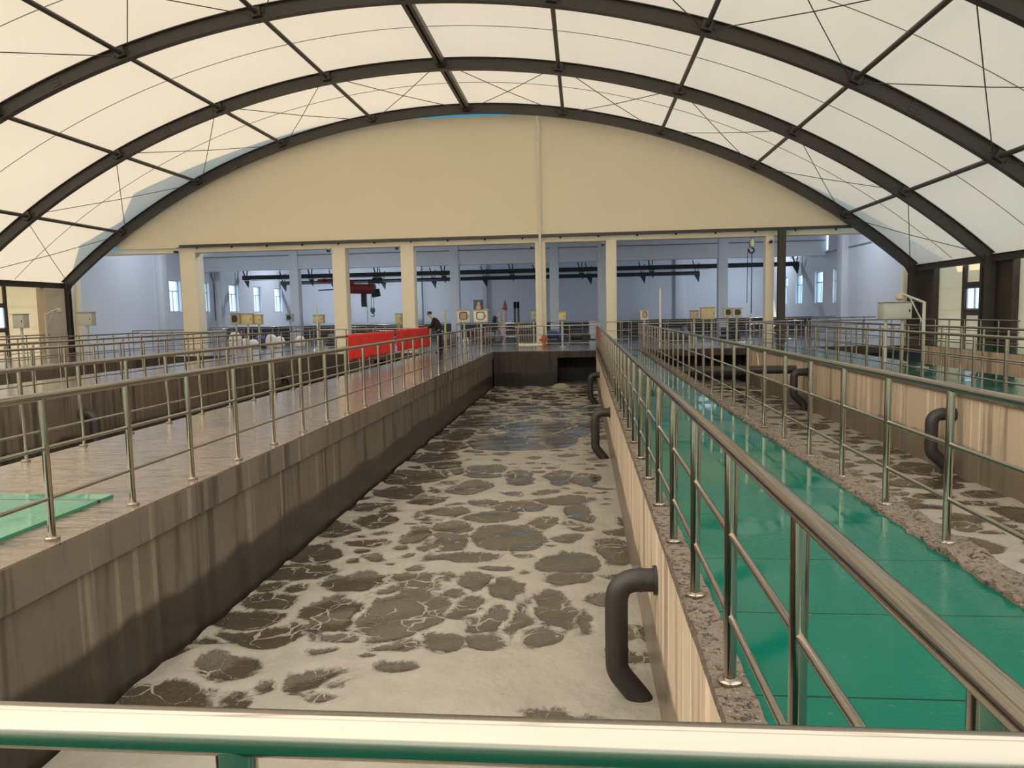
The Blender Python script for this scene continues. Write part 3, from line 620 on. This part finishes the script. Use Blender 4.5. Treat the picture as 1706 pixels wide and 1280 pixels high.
# hook hanging high in the right bay
hk=onY(1252,412,50); t=thing('hanging_hook',(hk.x,50,hk.z),'dark lifting hook hanging near the lintel in the right bay, cables below','hook')
local(t,MB().lathe([(.10,.5),(.17,.3),(.17,.05),(.06,-.05)],(hk.x,50,hk.z),12)).build('hook_block',M['yellow_pole'],t)
local(t,MB().tube([(hk.x+.16*sin(u),50,hk.z-.2+.16*cos(u)) for u in np.linspace(.2,5.2,14)],.05,8)).build('hook',M['black'],t)
local(t,MB().tube([(hk.x,50,hk.z+.5),(hk.x,50,9.2)],.03,6)).build('wire_rope',M['black'],t)
e0=onY(1249,505,50); local(t,MB().tube([(hk.x-.22,50,hk.z),(hk.x-.26,50,e0.z)],.02,6)).build('pendant_cable',M['black'],t)
e0=onY(1251,522,50); local(t,MB().tube([(hk.x+.03,50,hk.z-.35),(hk.x+.02,50,e0.z)],.03,6)).build('chain',M['black'],t)
# ceiling lamps of the hall
for y,xs_l in ((45.5,(-25,-16,-5,13)),(66,(-24,-17,14))):
    for x in xs_l:
        t=thing('high_bay_lamp',(x,y,8.6),'round ceiling lamp of the hall, hidden above the end panel','ceiling lamp','ceiling lamps of the hall')
        MB().lathe([(.08,.6),(.1,.3),(.35,0)],(0,0,0),14).build('lamp_shade',M['grey_machine'],t)
        ld=bpy.data.lights.new('hall_lamp','AREA'); ld.shape='DISK'; ld.size=.6; ld.energy={-25:170,13:270,-5:100}.get(x,340); ld.color=(.80,.89,1.0)
        lo=bpy.data.objects.new('lamp_light',ld); COL.objects.link(lo); lo.location=(0,0,-.03); lo.parent=t
# ---------------------------------------------------------------- guard rails
_pm={}
def post_mesh(h,r):
    k=(round(h,3),r)
    if k not in _pm: _pm[k]=MB().tube([(0,0,0),(0,0,h)],r,12).mesh('post',M['steel_rail'])
    return _pm[k]
FL=MB().lathe([(.052,0),(.056,.006),(.056,.018),(.048,.024),(.032,.026)],(0,0,0),16).mesh('base_flange',M['steel_rail'])
def guard_rail(p0,p1,z0,ztop,posts,label,r=.029,flange=True,mids=(.64,.29),group='stainless guard rails along the walkways',ends=True):
    p0=Vector((p0[0],p0[1],z0)); p1=Vector((p1[0],p1[1],z0)); d=(p1-p0); L=d.length; d.normalize()
    t=thing('guard_rail',p0,label,'railing',group); h=ztop-z0
    joints=[0]+[L*i/max(1,round(L/6)) for i in range(1,round(L/6))]+[L]
    MB().tube([d*u+Vector((0,0,h)) for u in joints],r*1.06,14).build('top_rail',M['steel_rail'],t)
    for i,fz in enumerate(mids): MB().tube([d*0+Vector((0,0,h*fz)),d*L+Vector((0,0,h*fz))],.0165,10).build('middle_rail' if i==0 else 'lower_rail',M['steel_rail'],t)
    for u in posts:
        q=link('post',post_mesh(h,r*.95),t,d*u)
        if flange: link('base_flange',FL,q)
    return t
def series(y0,step,lo,hi): 
    k=math.ceil((lo-y0)/step); o=[]
    while y0+k*step<=hi+1e-6: o.append(y0+k*step-lo); k+=1
    return o
guard_rail((-4.18,1.05),(-4.18,34.0),0,1.136,series(5.413,1.0722,1.05,34),'stainless guard rail along the wet left walkway, at the edge of the middle tank')
guard_rail((-6.87,1.05),(-6.87,34.0),0,1.136,series(8.5485,1.0825,1.05,34),'stainless guard rail on which the red banner hangs')
guard_rail((.645,.94),(.645,34.4),.017,1.09,series(3.3257,1.0487,.94,34.4),'bright near guard rail on the concrete coping left of the green walkway',r=.030)
guard_rail((2.54,1.05),(2.54,34.6),.02,1.13,series(5.4335,1.0724,1.05,34.6),'stainless guard rail on the rough dirty curb right of the green walkway')
guard_rail((7.36,1.05),(7.36,34.2),.01,1.11,series(5.2,1.08,1.05,34.2),'guard rail across the right tank, on the near edge of the next green walkway')
guard_rail((9.85,1.05),(9.85,34.2),0,1.11,series(5.5,1.08,1.05,34.2),'guard rail on the far edge of the second green walkway',flange=False)
guard_rail((14.7,26.9),(14.7,34.2),0,1.11,series(27,1.2,26.9,34.2),'short guard rail in front of the right side windows, with a squared end',flange=False)
guard_rail((-12.25,6),(-12.25,34.0),0,1.13,series(8.1,1.08,6,34),'guard rail beyond the left tank, first behind the banner rail',flange=False)
guard_rail((-15.95,8),(-15.95,34.0),0,1.13,series(8.6,1.08,8,34),'guard rail second behind the banner rail, on the outer left walkway',flange=False)
guard_rail((-21.0,12),(-21.0,34.0),0,1.13,series(12.4,1.15,12,34),'guard rail third behind the banner rail, toward the left side wall',flange=False)
guard_rail((-25.6,16),(-25.6,34.0),0,1.13,series(16.4,1.15,16,34),'guard rail closest to the left side wall',flange=False)
guard_rail((-4.18,34.05),(.645,34.05),0,1.12,[0.02,1.25,2.45,3.6,4.80],'guard rail crossing the far end of the middle tank',flange=False)
guard_rail((2.54,34.7),(9.85,34.7),0,1.12,[.02,1.2,2.4,3.6,4.8,6.0,7.2],'guard rail crossing the far end of the right tank',flange=False)
guard_rail((9.85,34.3),(14.7,34.3),0,1.12,[.1,1.2,2.4,3.6,4.8],'guard rail crossing the far end of the outer right tank',flange=False)
guard_rail((-12.25,34.1),(-6.87,34.1),0,1.12,[.02,1.3,2.6,3.9,5.3],'guard rail crossing the far end of the left tank, behind the banner',flange=False)
guard_rail((-21.0,34.1),(-15.95,34.1),0,1.12,[.02,1.3,2.6,3.9,5.0],'guard rail crossing the far end of the outer left tank',flange=False)
guard_rail((.9,37.2),(2.4,37.2),0,1.2,[.02,.95,1.48],'short guard rail closing the far end of the green walkway',flange=False)
guard_rail((-7.2,.94),(.645,.94),0,1.136,[1.0,2.1,3.2,4.3,5.4,6.72],'close guard rail crossing the bottom of the view, in front of the camera',r=.029,flange=True)
for x0,x1,y,lab in ((-27,-8,43.0,'dull guard rail inside the hall, left of the person'),(-7.5,1.2,44.5,'dull guard rail inside the hall behind the two window boxes'),(2.2,9.3,42.2,'dull guard rail inside the hall behind the big yellow cabinet'),(10.6,16.2,43.5,'dull guard rail inside the hall by the right hall wall'),
                    (-26,-12,50.5,'farther dull guard rail inside the hall below the left windows'),(3,16,49.5,'farther dull guard rail inside the hall below the hanging hook')):
    guard_rail((x0,y),(x1,y),0,1.12,[i*1.25 for i in range(int((x1-x0)/1.25)+1)],lab,flange=False,group='guard rails inside the hall')
# red banner draped over the rail, in two lengths
def banner(y0,y1,za,zb,lab,seed):
    ny=48; nz=12; mb=MB(); vs=[]; fs=[]
    for j in range(nz+1):
        for i in range(ny+1):
            u=i/ny; y=y0+(y1-y0)*u; zt=1.155; z0=za+(zb-za)*u+.02*sin(u*17+seed); w=j/nz
            vs.append((-6.80+.014*w*sin(u*62+seed)+.022*w*sin(u*17)+.01*sin(u*33+9*w), y, zt+(z0-zt)*w))
    for j in range(nz):
        for i in range(ny): fs.append((j*(ny+1)+i,j*(ny+1)+i+1,(j+1)*(ny+1)+i+1,(j+1)*(ny+1)+i))
    mb.add(vs,fs); mb.add([(-6.80,y0,1.155),(-6.80,y1,1.155),(-6.87,y1,1.175),(-6.87,y0,1.175),(-6.94,y1,1.10),(-6.94,y0,1.10)],[(0,1,2,3),(3,2,4,5)])
    o=mb.build('banner',M['red_cloth']); md=o.modifiers.new('thick','SOLIDIFY'); md.thickness=.006
    return tag(o,lab,'banner','red banners on the guard rail')
banner(21.35,26.7,.42,.38,'longer red cloth banner hanging on the guard rail, the end away from the person',0)
banner(27.0,33.0,.40,.34,'red cloth banner hanging on the guard rail, next to the person',2)

# ---------------------------------------------------------------- aeration pipes hooking over the tank walls
def bend(pts,rad,n=7):
    pts=[Vector(p) for p in pts]; out=[pts[0]]
    for i in range(1,len(pts)-1):
        a=(pts[i-1]-pts[i]); b=(pts[i+1]-pts[i]); la,lb=a.length,b.length; r=min(rad if i==1 else rad*.4,la*.6,lb*.6); a.normalize(); b.normalize(); p,q=pts[i]+a*r,pts[i]+b*r
        for k in range(n+1): s=k/n; out.append(p*(1-s)**2+pts[i]*2*s*(1-s)+q*s*s)
    return out+[pts[-1]]
def aer_pipe(x,y,sg,lab,out=.34,zt=-.56,zk=-1.36,r=.098,back=.36):
    t=thing('aeration_pipe',(x,y,zt),lab,'pipe','dark aeration pipes dropping into the tanks')
    P=[(x+sg*.002,y,zt),(x+sg*out,y,zt),(x+sg*out,y,zk),(x+sg*.105,y,zk-.29),(x+sg*.105,y,zk-.7)]
    local(t,MB().tube(bend(P,.20),r,18)).build('pipe',M['pipe'],t)
    for (q,ax) in (((x+sg*(out-.2),y,zt),0),((x+sg*out,y,zk+.18),2)):
        d=Vector((.012,0,0)) if ax==0 else Vector((0,0,.012)); local(t,MB().tube([Vector(q)-d,Vector(q)+d],r+.005,18)).build('weld_ring',M['pipe'],t)
    local(t,MB().tube([(x+sg*.03,y,zt),(x+sg*.002,y,zt)],r+.025,16)).build('wall_sleeve',M['pipe'],t)
aer_pipe(.60,6.22,-1,'dark hooked aeration pipe nearest the camera, on the right wall of the middle tank')
aer_pipe(.60,16.9,-1,'dark hooked aeration pipe halfway along the right wall of the middle tank')
aer_pipe(.60,27.0,-1,'dark hooked aeration pipe deepest in the middle tank, near its dark opening')
pq=onX(1590,690,7.25); aer_pipe(7.25,pq.y,-1,'dark hooked aeration pipe on the far wall of the right tank, nearer the camera',zt=pq.z,zk=pq.z-.75,r=.12,out=.42)
pq=onX(1345,620,7.25); aer_pipe(7.25,pq.y,-1,'dark hooked aeration pipe beside the long horizontal pipe in the right tank',zt=pq.z,zk=pq.z-.75,r=.12,out=.42)
pq=onX(135,690,-12.1); aer_pipe(-12.1,pq.y,1,'dark hooked aeration pipe in the left tank, seen low between the left rails',zt=pq.z,zk=pq.z-.75,r=.12)
pq=onX(470,630,-12.1); aer_pipe(-12.1,pq.y,1,'dark hooked aeration pipe farther along the left tank wall',zt=pq.z,zk=pq.z-.75,r=.12)
ph=onY(1290,616,25.5); t=thing('cross_pipe',(2.7,25.5,ph.z),'long dark horizontal pipe crossing the right tank','pipe')
local(t,MB().tube([(2.66,25.5,ph.z),(7.0,25.5,ph.z)],.14,16)).build('pipe',M['pipe'],t)
for x in (3.2,5.2): local(t,MB().tube([(x-.03,25.5,ph.z),(x+.03,25.5,ph.z)],.17,16)).build('flange',M['pipe'],t)
# foam dome on the water inside the dark opening
fb=onZ(935,645,WL); tag(MB().ball((fb.x,33.0,WL),(.42,.4,.22),18,10).build('foam_mound',M['foam_mound'],ang=180),'pale foam mound bubbling up before the dark tank opening','foam',kind='thing')
# green hatch cover on the left walkway
t=thing('hatch_cover',(-5.15,4.0,.0),'flat green hatch cover lying on the wet left walkway','hatch cover')
local(t,MB().box(-5.80,-4.56,1.6,6.77,.001,.028)).build('panel',M['hatch_green'],t)
t.name='hatch_cover'
for y in (2.6,5.3): local(t,MB().tube([(-5.5,y,.02),(-5.5,y,.05),(-5.3,y,.05),(-5.3,y,.02)],.012,8)).build('handle',M['hatch_green'],t)

# ---------------------------------------------------------------- control boxes, posts, cameras, clutter
mb=MB(); mb.box(-28.5,16.98,58,58.2,0,1.0); struct('wall_hall_parapet', mb, M['dark_machine'])
def control_box(px0,px1,py0,py1,Y,label,mat='box_cream',win=None,pole=True,hood=True,d=.32,xfix=None,two=False):
    a=onY(px0,py0,Y); b=onY(px1,py1,Y); x0,x1=a.x,b.x; z1=(a.z+onY(px1,py0,Y).z)/2; z0=(b.z+onY(px0,py1,Y).z)/2; xc=(x0+x1)/2
    t=thing('control_box',(xc,Y,0),label,'control box','control boxes on posts and walls'); w=x1-x0
    local(t,MB().box(x0,x1,Y,Y+d,z0,z1)).build('cabinet',M[mat],t,bevel=.012)
    if hood: local(t,MB().prism([(Y-.06,z1),(Y+d+.04,z1),(Y+d+.04,z1+.03),(Y-.08,z1+.02)],0,x0-.04,x1+.04)).build('hood',M[mat],t)
    door=local(t,MB().box(x0+.03,x1-.03,Y-.012,Y-.001,z0+.03,z1-.03)).build('door',M[mat],t,bevel=.005)
    if win:
        cx,cz,hw,hh=(x0+x1)/2,(z0+z1)/2+.02,w*.25,(z1-z0)*.27; n=16; ring=[]
        def sq(u,k): c,s_=cos(u),sin(u); return (cx+k*hw*math.copysign(abs(c)**.45,c), cz+k*hh*math.copysign(abs(s_)**.45,s_))
        o_=[sq(2*pi*i/n+pi/n,1.25) for i in range(n)]; i_=[sq(2*pi*i/n+pi/n,1.) for i in range(n)]; m2=MB(); vs=[]
        for (X_,Z_) in o_: vs.append((X_,Y-.03,Z_))
        for (X_,Z_) in i_: vs.append((X_,Y-.03,Z_))
        for (X_,Z_) in o_: vs.append((X_,Y-.012,Z_))
        for (X_,Z_) in i_: vs.append((X_,Y-.012,Z_))
        fs=[]
        for i in range(n): j=(i+1)%n; fs+= [(i,j,n+j,n+i),(i,2*n+i,2*n+j,j),(n+i,n+j,3*n+j,3*n+i)]
        m2.add(vs,fs); m3=MB().prism(i_,1,Y-.018,Y-.012)
        local(t,m2).build('window_frame',M['brown_frame'],t); local(t,m3).build('window_pane',M[win],t)
    local(t,MB().box(x1-.09,x1-.06,Y-.03,Y-.012,(z0+z1)/2-.04,(z0+z1)/2+.04)).build('latch',M['black'],t)
    if pole:
        for xx in ((xc-w*.3,xc+w*.3) if two else (xc,)):
            local(t,MB().tube([(xx,Y+d/2,0),(xx,Y+d/2,z0)],.05,12)).build('pole',M['box_grey'],t)
            local(t,MB().box(xx-.12,xx+.12,Y+d/2-.12,Y+d/2+.12,0,.015)).build('base_plate',M['box_grey'],t)
    return t,(x0,x1,z0,z1)
M['pane_tan']=plain('tan_display', (.42,.30,.22),.2,0,.4,25); M['pane_pale']=plain('pale_display',(.62,.60,.48),.12,0,.35,30); M['pane_dark']=plain('dark_display',(.05,.035,.03),.15,0,.3,20)
control_box(761,783,517,537,37,'grey control box with tan window on a post, left of the pair nearest the person','box_cream','pane_tan')
tB,(bx0,bx1,bz0,bz1)=control_box(789,812,517,537,32,'grey control box with pale window on a post, a dark picture above it','box_cream','pane_pale')
control_box(383,398.5,523,541,37.5,'pinkish beige control box with dark window, leftmost of three together','pier','pane_dark')
control_box(400.5,420,523,541,37.7,'plain yellowish control box in the middle of three together','box_yellow')
control_box(422.5,435,525,541,37.9,'smaller yellowish control box at the right of three together','box_yellow')
control_box(475.5,487,524,535.5,53.5,'small grey control box with dark window beside the far white hall column','box_grey','pane_dark')
control_box(521,538,525,539,41.5,'yellowish control box left of the cream column by the hoist','box_yellow',d=.4)
control_box(657.5,669,523,539,41.5,'yellowish control box peeking out left of the column behind the banner','box_yellow')
control_box(884,893,518,533,43,'pale grey control box just left of the drain pipe column','box_grey')
control_box(930.5,942.5,520,533.5,37.5,'small yellow green control box on a post behind the far end rail','box_yellow')
control_box(1067.5,1080.5,517,533,36.4,'beige control box on a post at the far end of the green walkway','box_cream','pane_tan')
control_box(1150.5,1164,518,531,37.5,'small beige control box left of the big yellow cabinet','pier')
control_box(1168.5,1191.5,513,532,37.8,'big plain yellow control cabinet right of the white pole','box_yellow',two=True,d=.45)
control_box(1206.5,1220,514,528,38.8,'left one of a pair of beige control boxes with dark windows','box_cream','pane_dark')
control_box(1221,1236,514,528,38.8,'right one of a pair of beige control boxes with dark windows','box_cream','pane_dark')
control_box(1473,1519,504,532,23.3,'large pale control cabinet before the right pier','box_grey',two=True,d=.5)
control_box(20,40,524,547,28,'grey control box below the left side window','box_grey')
control_box(128,153,521,543,31,'pale grey control box right of the left arch leg','box_grey')
# dark picture standing on the second window box
t=thing('picture_board',((bx0+bx1)/2-.1,32.16,bz1+.03),'small dark picture with a pale figure standing on the window box','picture')
pw=.21; ph_=.42
MB().box(-pw,pw,-.012,.012,0,ph_).build('board',M['picture_dark'],t); MB().prism([(-.10,.02),(.10,.02),(.08,.16),(.05,.2),(.06,.28),(.03,.33),(-.03,.33),(-.05,.26),(-.04,.2),(-.09,.14)],1,-.018,-.0125).build('figure',M['picture_tan'],t)
MB().box(pw-.09,pw,-.016,-.0125,.0,ph_*.8).build('dark_side',M['black'],t)
# swivel arms (davits) on the walkways
def davit(px,pyt,Y,dirx,label,L=.62):
    b=onY(px,pyt,Y); t=thing('davit_arm',(b.x,Y,0),label,'davit','small davit arms on the walkways'); z=b.z
    MB().tube([(0,0,0),(0,0,z)],.045,12).build('post',M['box_grey'],t); MB().box(-.12,.12,-.12,.12,0,.015).build('base_plate',M['box_grey'],t)
    MB().tube([(0,0,z-.02),(dirx*L,0,z+.24)],.035,10).build('arm',M['box_grey'],t)
    MB().tube([(0,0,z-.62),(dirx*L*.62,0,z+.13)],.02,8).build('brace',M['box_grey'],t)
    m2=MB(); m2.lathe([(.03,.05),(.09,.0),(.10,-.10),(.04,-.16)],(dirx*(L+.03),0,z+.20),12); m2.build('winch',M['pier'],t)
davit(75,524,29.3,1,'grey davit arm with a small winch before the left beige pier')
davit(1540,503,21.6,-1,'grey davit arm with a small winch before the dark right pier')
# cctv cameras under the lintel
for i,((px,py),lab) in enumerate(zip([(293,420),(547,418),(661,414),(886,413),(1004,408),(1284,403)],['the leftmost cream column','the cream column left of the banner','the column behind the banner','the drain pipe column','the column at the right rail end','the pale column by the dark steel post'])):
    p=onY(px,py,39.85); t=thing('security_camera',(p.x,39.85,p.z),'small black security camera at the top of '+lab,'camera','security cameras under the beam')
    MB().box(-.07,.07,-.14,.14,-.06,.06).build('housing',M['black'],t,bevel=.02); MB().tube([(0,-.15,0),(0,-.138,0)],.045,12).build('lens',M['black'],t)
    MB().tube([(0,0,.05),(.02,.06,.12),(.02,.165,.14)],.02,8).build('bracket',M['white_pipe'],t)
# thin poles
def pole(px,py0,py1,Y,r,mat,lab):
    a=onY(px,py0,Y); t=thing('pole',(a.x,Y,0),lab,'pole'); MB().tube([(0,0,0),(0,0,a.z)],r,10).build('shaft',M[mat],t); MB().box(-.1,.1,-.1,.1,0,.012).build('base_plate',M[mat],t)
pole(1100,480,545,37.5,.055,'white_pipe','tall thin white pole right of the green walkway end')
pole(527,506,550,41,.045,'white_pipe','thin pale pole left of the yellowish box by the hoist')
pole(741,517,543,36.2,.05,'yellow_pole','short yellowish green pole behind the person')
pole(1250,521,560,44,.05,'white_pipe','thin pale pole under the hanging hook cables')
# folded parasol, dark upright board, little pump on the hall parapet side
p=onY(838,536,46); t=thing('folded_parasol',(p.x,46,0),'folded pale canvas with a dull red tip leaning in the hall','parasol'); zt=onY(842,500,46).z
MB().tube([(0,0,0),(.12,0,zt-.55)],[.16,.13],10).build('canvas',M['pink_canvas'],t); MB().tube([(.10,0,zt-.60),(.14,0,zt-.35),(.16,0,zt)],[.18,.12,.02],10).build('tip',M['red_tip'],t); MB().tube([(-.05,0,0),(-.22,.02,zt-.75)],[.14,.10],8).build('side_fold',M['pink_canvas'],t)
p=onY(861,536,46); t=thing('upright_board',(p.x,46,0),'tall narrow dark board with a slot standing in the hall','board'); zt=onY(861,503,46).z
m2=MB(); m2.box(-.17,-.04,-.04,.04,0,zt); m2.box(.05,.17,-.04,.04,0,zt); m2.box(-.17,.17,-.04,.04,zt-.4,zt); m2.build('board',M['dark_steel'],t); MB().box(-.25,.25,-.15,.15,0,.04).build('foot',M['dark_steel'],t)
p=onY(824,536,46); t=thing('small_pump',(p.x,46,0),'small black pump head with a looped hose behind the window boxes','pump'); zt=onY(824,526,46).z
MB().tube([(0,0,0),(0,0,zt-.4)],.05,8).build('stand',M['dark_steel'],t); MB().lathe([(.10,0),(.14,.1),(.12,.34),(.05,.42)],(0,0,zt-.42),12).build('motor',M['black'],t)
MB().tube([(.12+.13*(1-cos(u)),0,zt-.25+.15*sin(u)) for u in np.linspace(0,5.6,14)],.025,6).build('hose',M['dark_steel'],t)
# white pipe and orange fitting on the far crosswalk
p=onY(885,575,37); t=thing('short_pipe',(p.x,37,0.0),'short white pipe lying on the floor left of the drain pipe column','pipe')
MB().tube([(-.6,-.05,.12),(.55,.1,.13)],.085,12).build('pipe',M['white_pipe'],t); MB().tube([(-.64,-.055,.12),(-.56,-.045,.12)],.115,12).build('collar',M['white_pipe'],t); 
p=onY(905,575,38.9); t=thing('fire_hydrant',(p.x+.05,38.9,0),'small orange red hydrant at the foot of the drain pipe column','hydrant')
MB().lathe([(.17,0),(.17,.04),(.12,.06),(.12,.42),(.15,.44),(.13,.52),(.05,.58)],(0,0,0),14).build('body',M['orange'],t); MB().tube([(-.24,0,.32),(.24,0,.32)],.065,10).build('outlet',M['orange'],t); MB().lathe([(.04,0),(.04,.06)],(0,0,.575),8).build('cap',M['dark_steel'],t)
# machines and sacks in the hall, seen between the rails
def pump_unit(px,Y,mat,lab,w=1.1):
    p=onY(px,560,Y); t=thing('pump_unit',(p.x,Y,0),lab,'pump','pump units on the hall floor'); 
    MB().box(-w/2,w/2,-.3,.3,0,.14).build('base',M['dark_machine'],t,bevel=.01); MB().tube([(-w*.42,0,.42),(w*.12,0,.42)],.24,16).build('motor',M[mat],t)
    MB().lathe([(.24,0),(.28,.1),(.28,.3),(.16,.42),(.1,.62),(.15,.64)],(w*.32,0,.14),14).build('volute',M[mat],t); MB().tube([(w*.12,0,.42),(w*.30,0,.42)],.06,8).build('shaft',M['steel_rail'],t)
for a in ((745,42.2,'grey_machine','grey pump unit on the hall floor right of the person'),(965,42,'dark_machine','dark pump unit behind the far end rail, right of the drain pipe column'),(925,44,'blue_machine','dark blue pump unit behind the small yellow green box'),(610,43,'blue_machine','dark blue pump unit above the red banner'),(1130,45,'grey_machine','grey pump unit left of the big yellow cabinet'),(1215,45,'dark_machine','dark pump unit behind the pair of beige boxes'),(440,43.5,'blue_machine','dark blue pump unit below the three boxes together'),(560,44.8,'dark_machine','dark pump unit left of the cream column by the hoist'),(820,43,'grey_machine','grey pump unit behind the two window boxes'),(690,44,'dark_machine','dark pump unit behind the person')): pump_unit(*a)
def sack(px,py,Y,w,h,lab):
    p=onY(px,py,Y); o=MB().ball((0,0,0),(w/2,.25,h/2),14,8).mesh('white_sack',M['white_obj'],180)
    for v in o.vertices: v.co.z=max(-h*.32,v.co.z); v.co.x=math.copysign(abs(v.co.x/(w/2))**.7,v.co.x)*w/2
    tag(link('white_sack',o,None,(p.x,Y,h*.32)),lab,'sack','white sacks on the far floor')
for px,Y,w,h,l in ((392,41.3,.8,.75,'below the dark-windowed box of the three'),(409,41.6,.6,.45,'below the middle box of the three'),(422,41.8,.6,.4,'below the smaller box of the three'),(452,42.2,.7,.6,'right of the three boxes'),(466,42.3,.6,.5,'below the small grey box by the hall column'),(500,42.4,.6,.5,'below the leftmost white hall column'),(776,40.9,.35,.35,'beside the post of the first window box')):
    sack(px,565,Y,w,h*1.6,'white sack on the floor '+l)
t=thing('white_cabinet',(onY(991,550,47).x,47,0),'low pale cabinet in the hall left of the green walkway end','cabinet')
MB().box(-.35,.35,-.25,.25,.05,1.15).build('carcass',M['pillar_white'],t,bevel=.01); MB().box(-.32,-.01,-.27,-.251,.1,1.1).build('door',M['pillar_white'],t); MB().box(.01,.32,-.27,-.251,.1,1.1).build('door',M['pillar_white'],t); MB().box(-.33,.33,-.23,.23,0,.05).build('plinth',M['dark_machine'],t)
# stainless rack with upright bars behind the far end rail
t=thing('bar_rack',(onY(872,560,39).x,39,0),'stainless rack of upright bars left of the drain pipe column','rack')
for z in (.12,.95): MB().box(-.42,.42,-.03,.03,z,z+.05).build('bar_rail',M['steel_rail'],t)
for i in range(7): MB().tube([(-.39+.13*i,0,0),(-.39+.13*i,0,1.15)],.018,8).build('upright_bar',M['steel_rail'],t)

# ---------------------------------------------------------------- person leaning on the rail
def skin(name, nodes, edges, mat, parent, sub=2, root=0):
    me=bpy.data.meshes.new(name+'_tmp'); me.from_pydata([n[0] for n in nodes],edges,[]); ob=bpy.data.objects.new(name+'_tmp',me); COL.objects.link(ob)
    md=ob.modifiers.new('s','SKIN'); me=ob.data
    if not me.skin_vertices: 
        bm=bmesh.new(); bm.from_mesh(me); bm.verts.layers.skin.verify(); bm.to_mesh(me); bm.free()
    for i,n in enumerate(nodes):
        r=n[1]; sv=me.skin_vertices[0].data[i]; sv.radius=r if isinstance(r,tuple) else (r,r); sv.use_root=(i==root)
    ob.modifiers.new('d','SUBSURF').levels=sub
    dg=bpy.context.evaluated_depsgraph_get(); dg.update(); m2=bpy.data.meshes.new_from_object(ob.evaluated_get(dg)); bpy.data.objects.remove(ob)
    m2.name=name; m2.materials.clear(); m2.materials.append(mat); m2.polygons.foreach_set('use_smooth',[True]*len(m2.polygons)); return link(name,m2,parent)
PS=1.07
pt=onY(729,588,33.1); person=thing('person',(-6.46,33.1,0),'person in black jacket and dark trousers leaning over the rail by the red banner','person')
person.scale=(PS,PS,PS)
rz=1.075
def body_nodes():
    n=[((.13,0,.95),(.115,.085)),((.06,0,1.12),(.13,.10)),((-.04,0,1.30),(.15,.11)),((-.125,0,1.44),(.10,.08)),((-.21,0,1.505),.055),((-.275,0,1.555),.070),((-.31,0,1.615),.088),((-.305,0,1.675),.072)]
    e=[(i,i+1) for i in range(7)]
    for s in (-1,1):
        b=len(n); n+=[((-.09,s*.19,1.40),.062),((-.16,s*.25,1.20),.047),((-.27,s*.23,1.075),.040),((-.38,s*.17,1.085),.030)]; e+=[(3,b),(b,b+1),(b+1,b+2),(b+2,b+3)]
        h=len(n); n+=[((-.42,s*.16,1.09),(.034,.020))]; e+=[(b+3,h)]
        for k in range(4):
            f=len(n); yy=s*(.125+.022*k); L=(.045,.055,.052,.042)[k]
            n+=[((-.45,yy,1.095),.0105),((-.45-L*.55,yy,1.088),.0095),((-.45-L*.85,yy,1.062),.0085)]; e+=[(h,f),(f,f+1),(f+1,f+2)]
        f=len(n); n+=[((-.415,s*.115,1.082),.011),((-.44,s*.098,1.065),.009)]; e+=[(h,f),(f,f+1)]
        b=len(n); n+=[((.12,s*.10,.86),.088),((.085,s*.11,.50),.060),((.11,s*.12,.28),.055),((.14,s*.12,.09),.040),((.02,s*.135,.04),.032)]; e+=[(0,b)]+[(b+i,b+i+1) for i in range(4)]
    return n,e
nn,ee=body_nodes(); skin('body',nn,ee,M['skin'],person)
j=[((.12,0,.92),(.20,.175)),((.05,0,1.12),(.205,.17)),((-.045,0,1.30),(.215,.165)),((-.13,0,1.43),(.145,.12)),((-.185,0,1.485),(.075,.07))]; je=[(0,1),(1,2),(2,3),(3,4)]
for s in (-1,1):
    b=len(j); j+=[((-.09,s*.195,1.405),.080),((-.16,s*.255,1.20),.066),((-.27,s*.235,1.08),.056),((-.365,s*.18,1.082),.045)]; je+=[(3,b),(b,b+1),(b+1,b+2),(b+2,b+3)]
jk=skin('jacket',j,je,M['jacket'],person); 
q=[((.10,0,1.04),(.16,.13)),((.13,0,.93),(.175,.145))]; qe=[(0,1)]
for s in (-1,1):
    b=len(q); q+=[((.12,s*.105,.82),.102),((.085,s*.112,.50),.080),((.115,s*.12,.26),.072),((.14,s*.12,.07),.066)]; qe+=[(1,b)]+[(b+i,b+i+1) for i in range(3)]
skin('trousers',q,qe,M['trousers'],person)
for s in (-1,1): 
    m2=MB().ball((.06,s*.13,.045),(.15,.052,.05),14,8); m2.v=[(x,y,max(0.0,z)) for x,y,z in m2.v]; m2.build('shoe',M['shoe'],person,ang=60)
hd=MB().ball((-.295,0,1.682),(.102,.088,.078),16,10); hd.v=[(x,y,z) for x,y,z in hd.v]; hd.build('hair',M['hair'],person,ang=180)
MB().ball((-.398,0,1.608),(.022,.014,.018),8,6).build('nose',M['skin'],person,ang=180)
for s in (-1,1):
    MB().ball((-.298,s*.088,1.622),(.022,.010,.032),8,6).build('ear',M['skin'],person,ang=180)
    MB().ball((-.384,s*.034,1.636),(.010,.014,.008),8,6).build('eye',M['hair'],person,ang=180)
MB().ball((-.380,0,1.570),(.010,.026,.006),8,6).build('mouth',M['red_tip'],person,ang=180)
m2=MB(); m2.cbox((.235,-.10,.915),(.04,.12,.07)); m2.build('shirt_hem',M['box_grey'],person,bevel=.012)
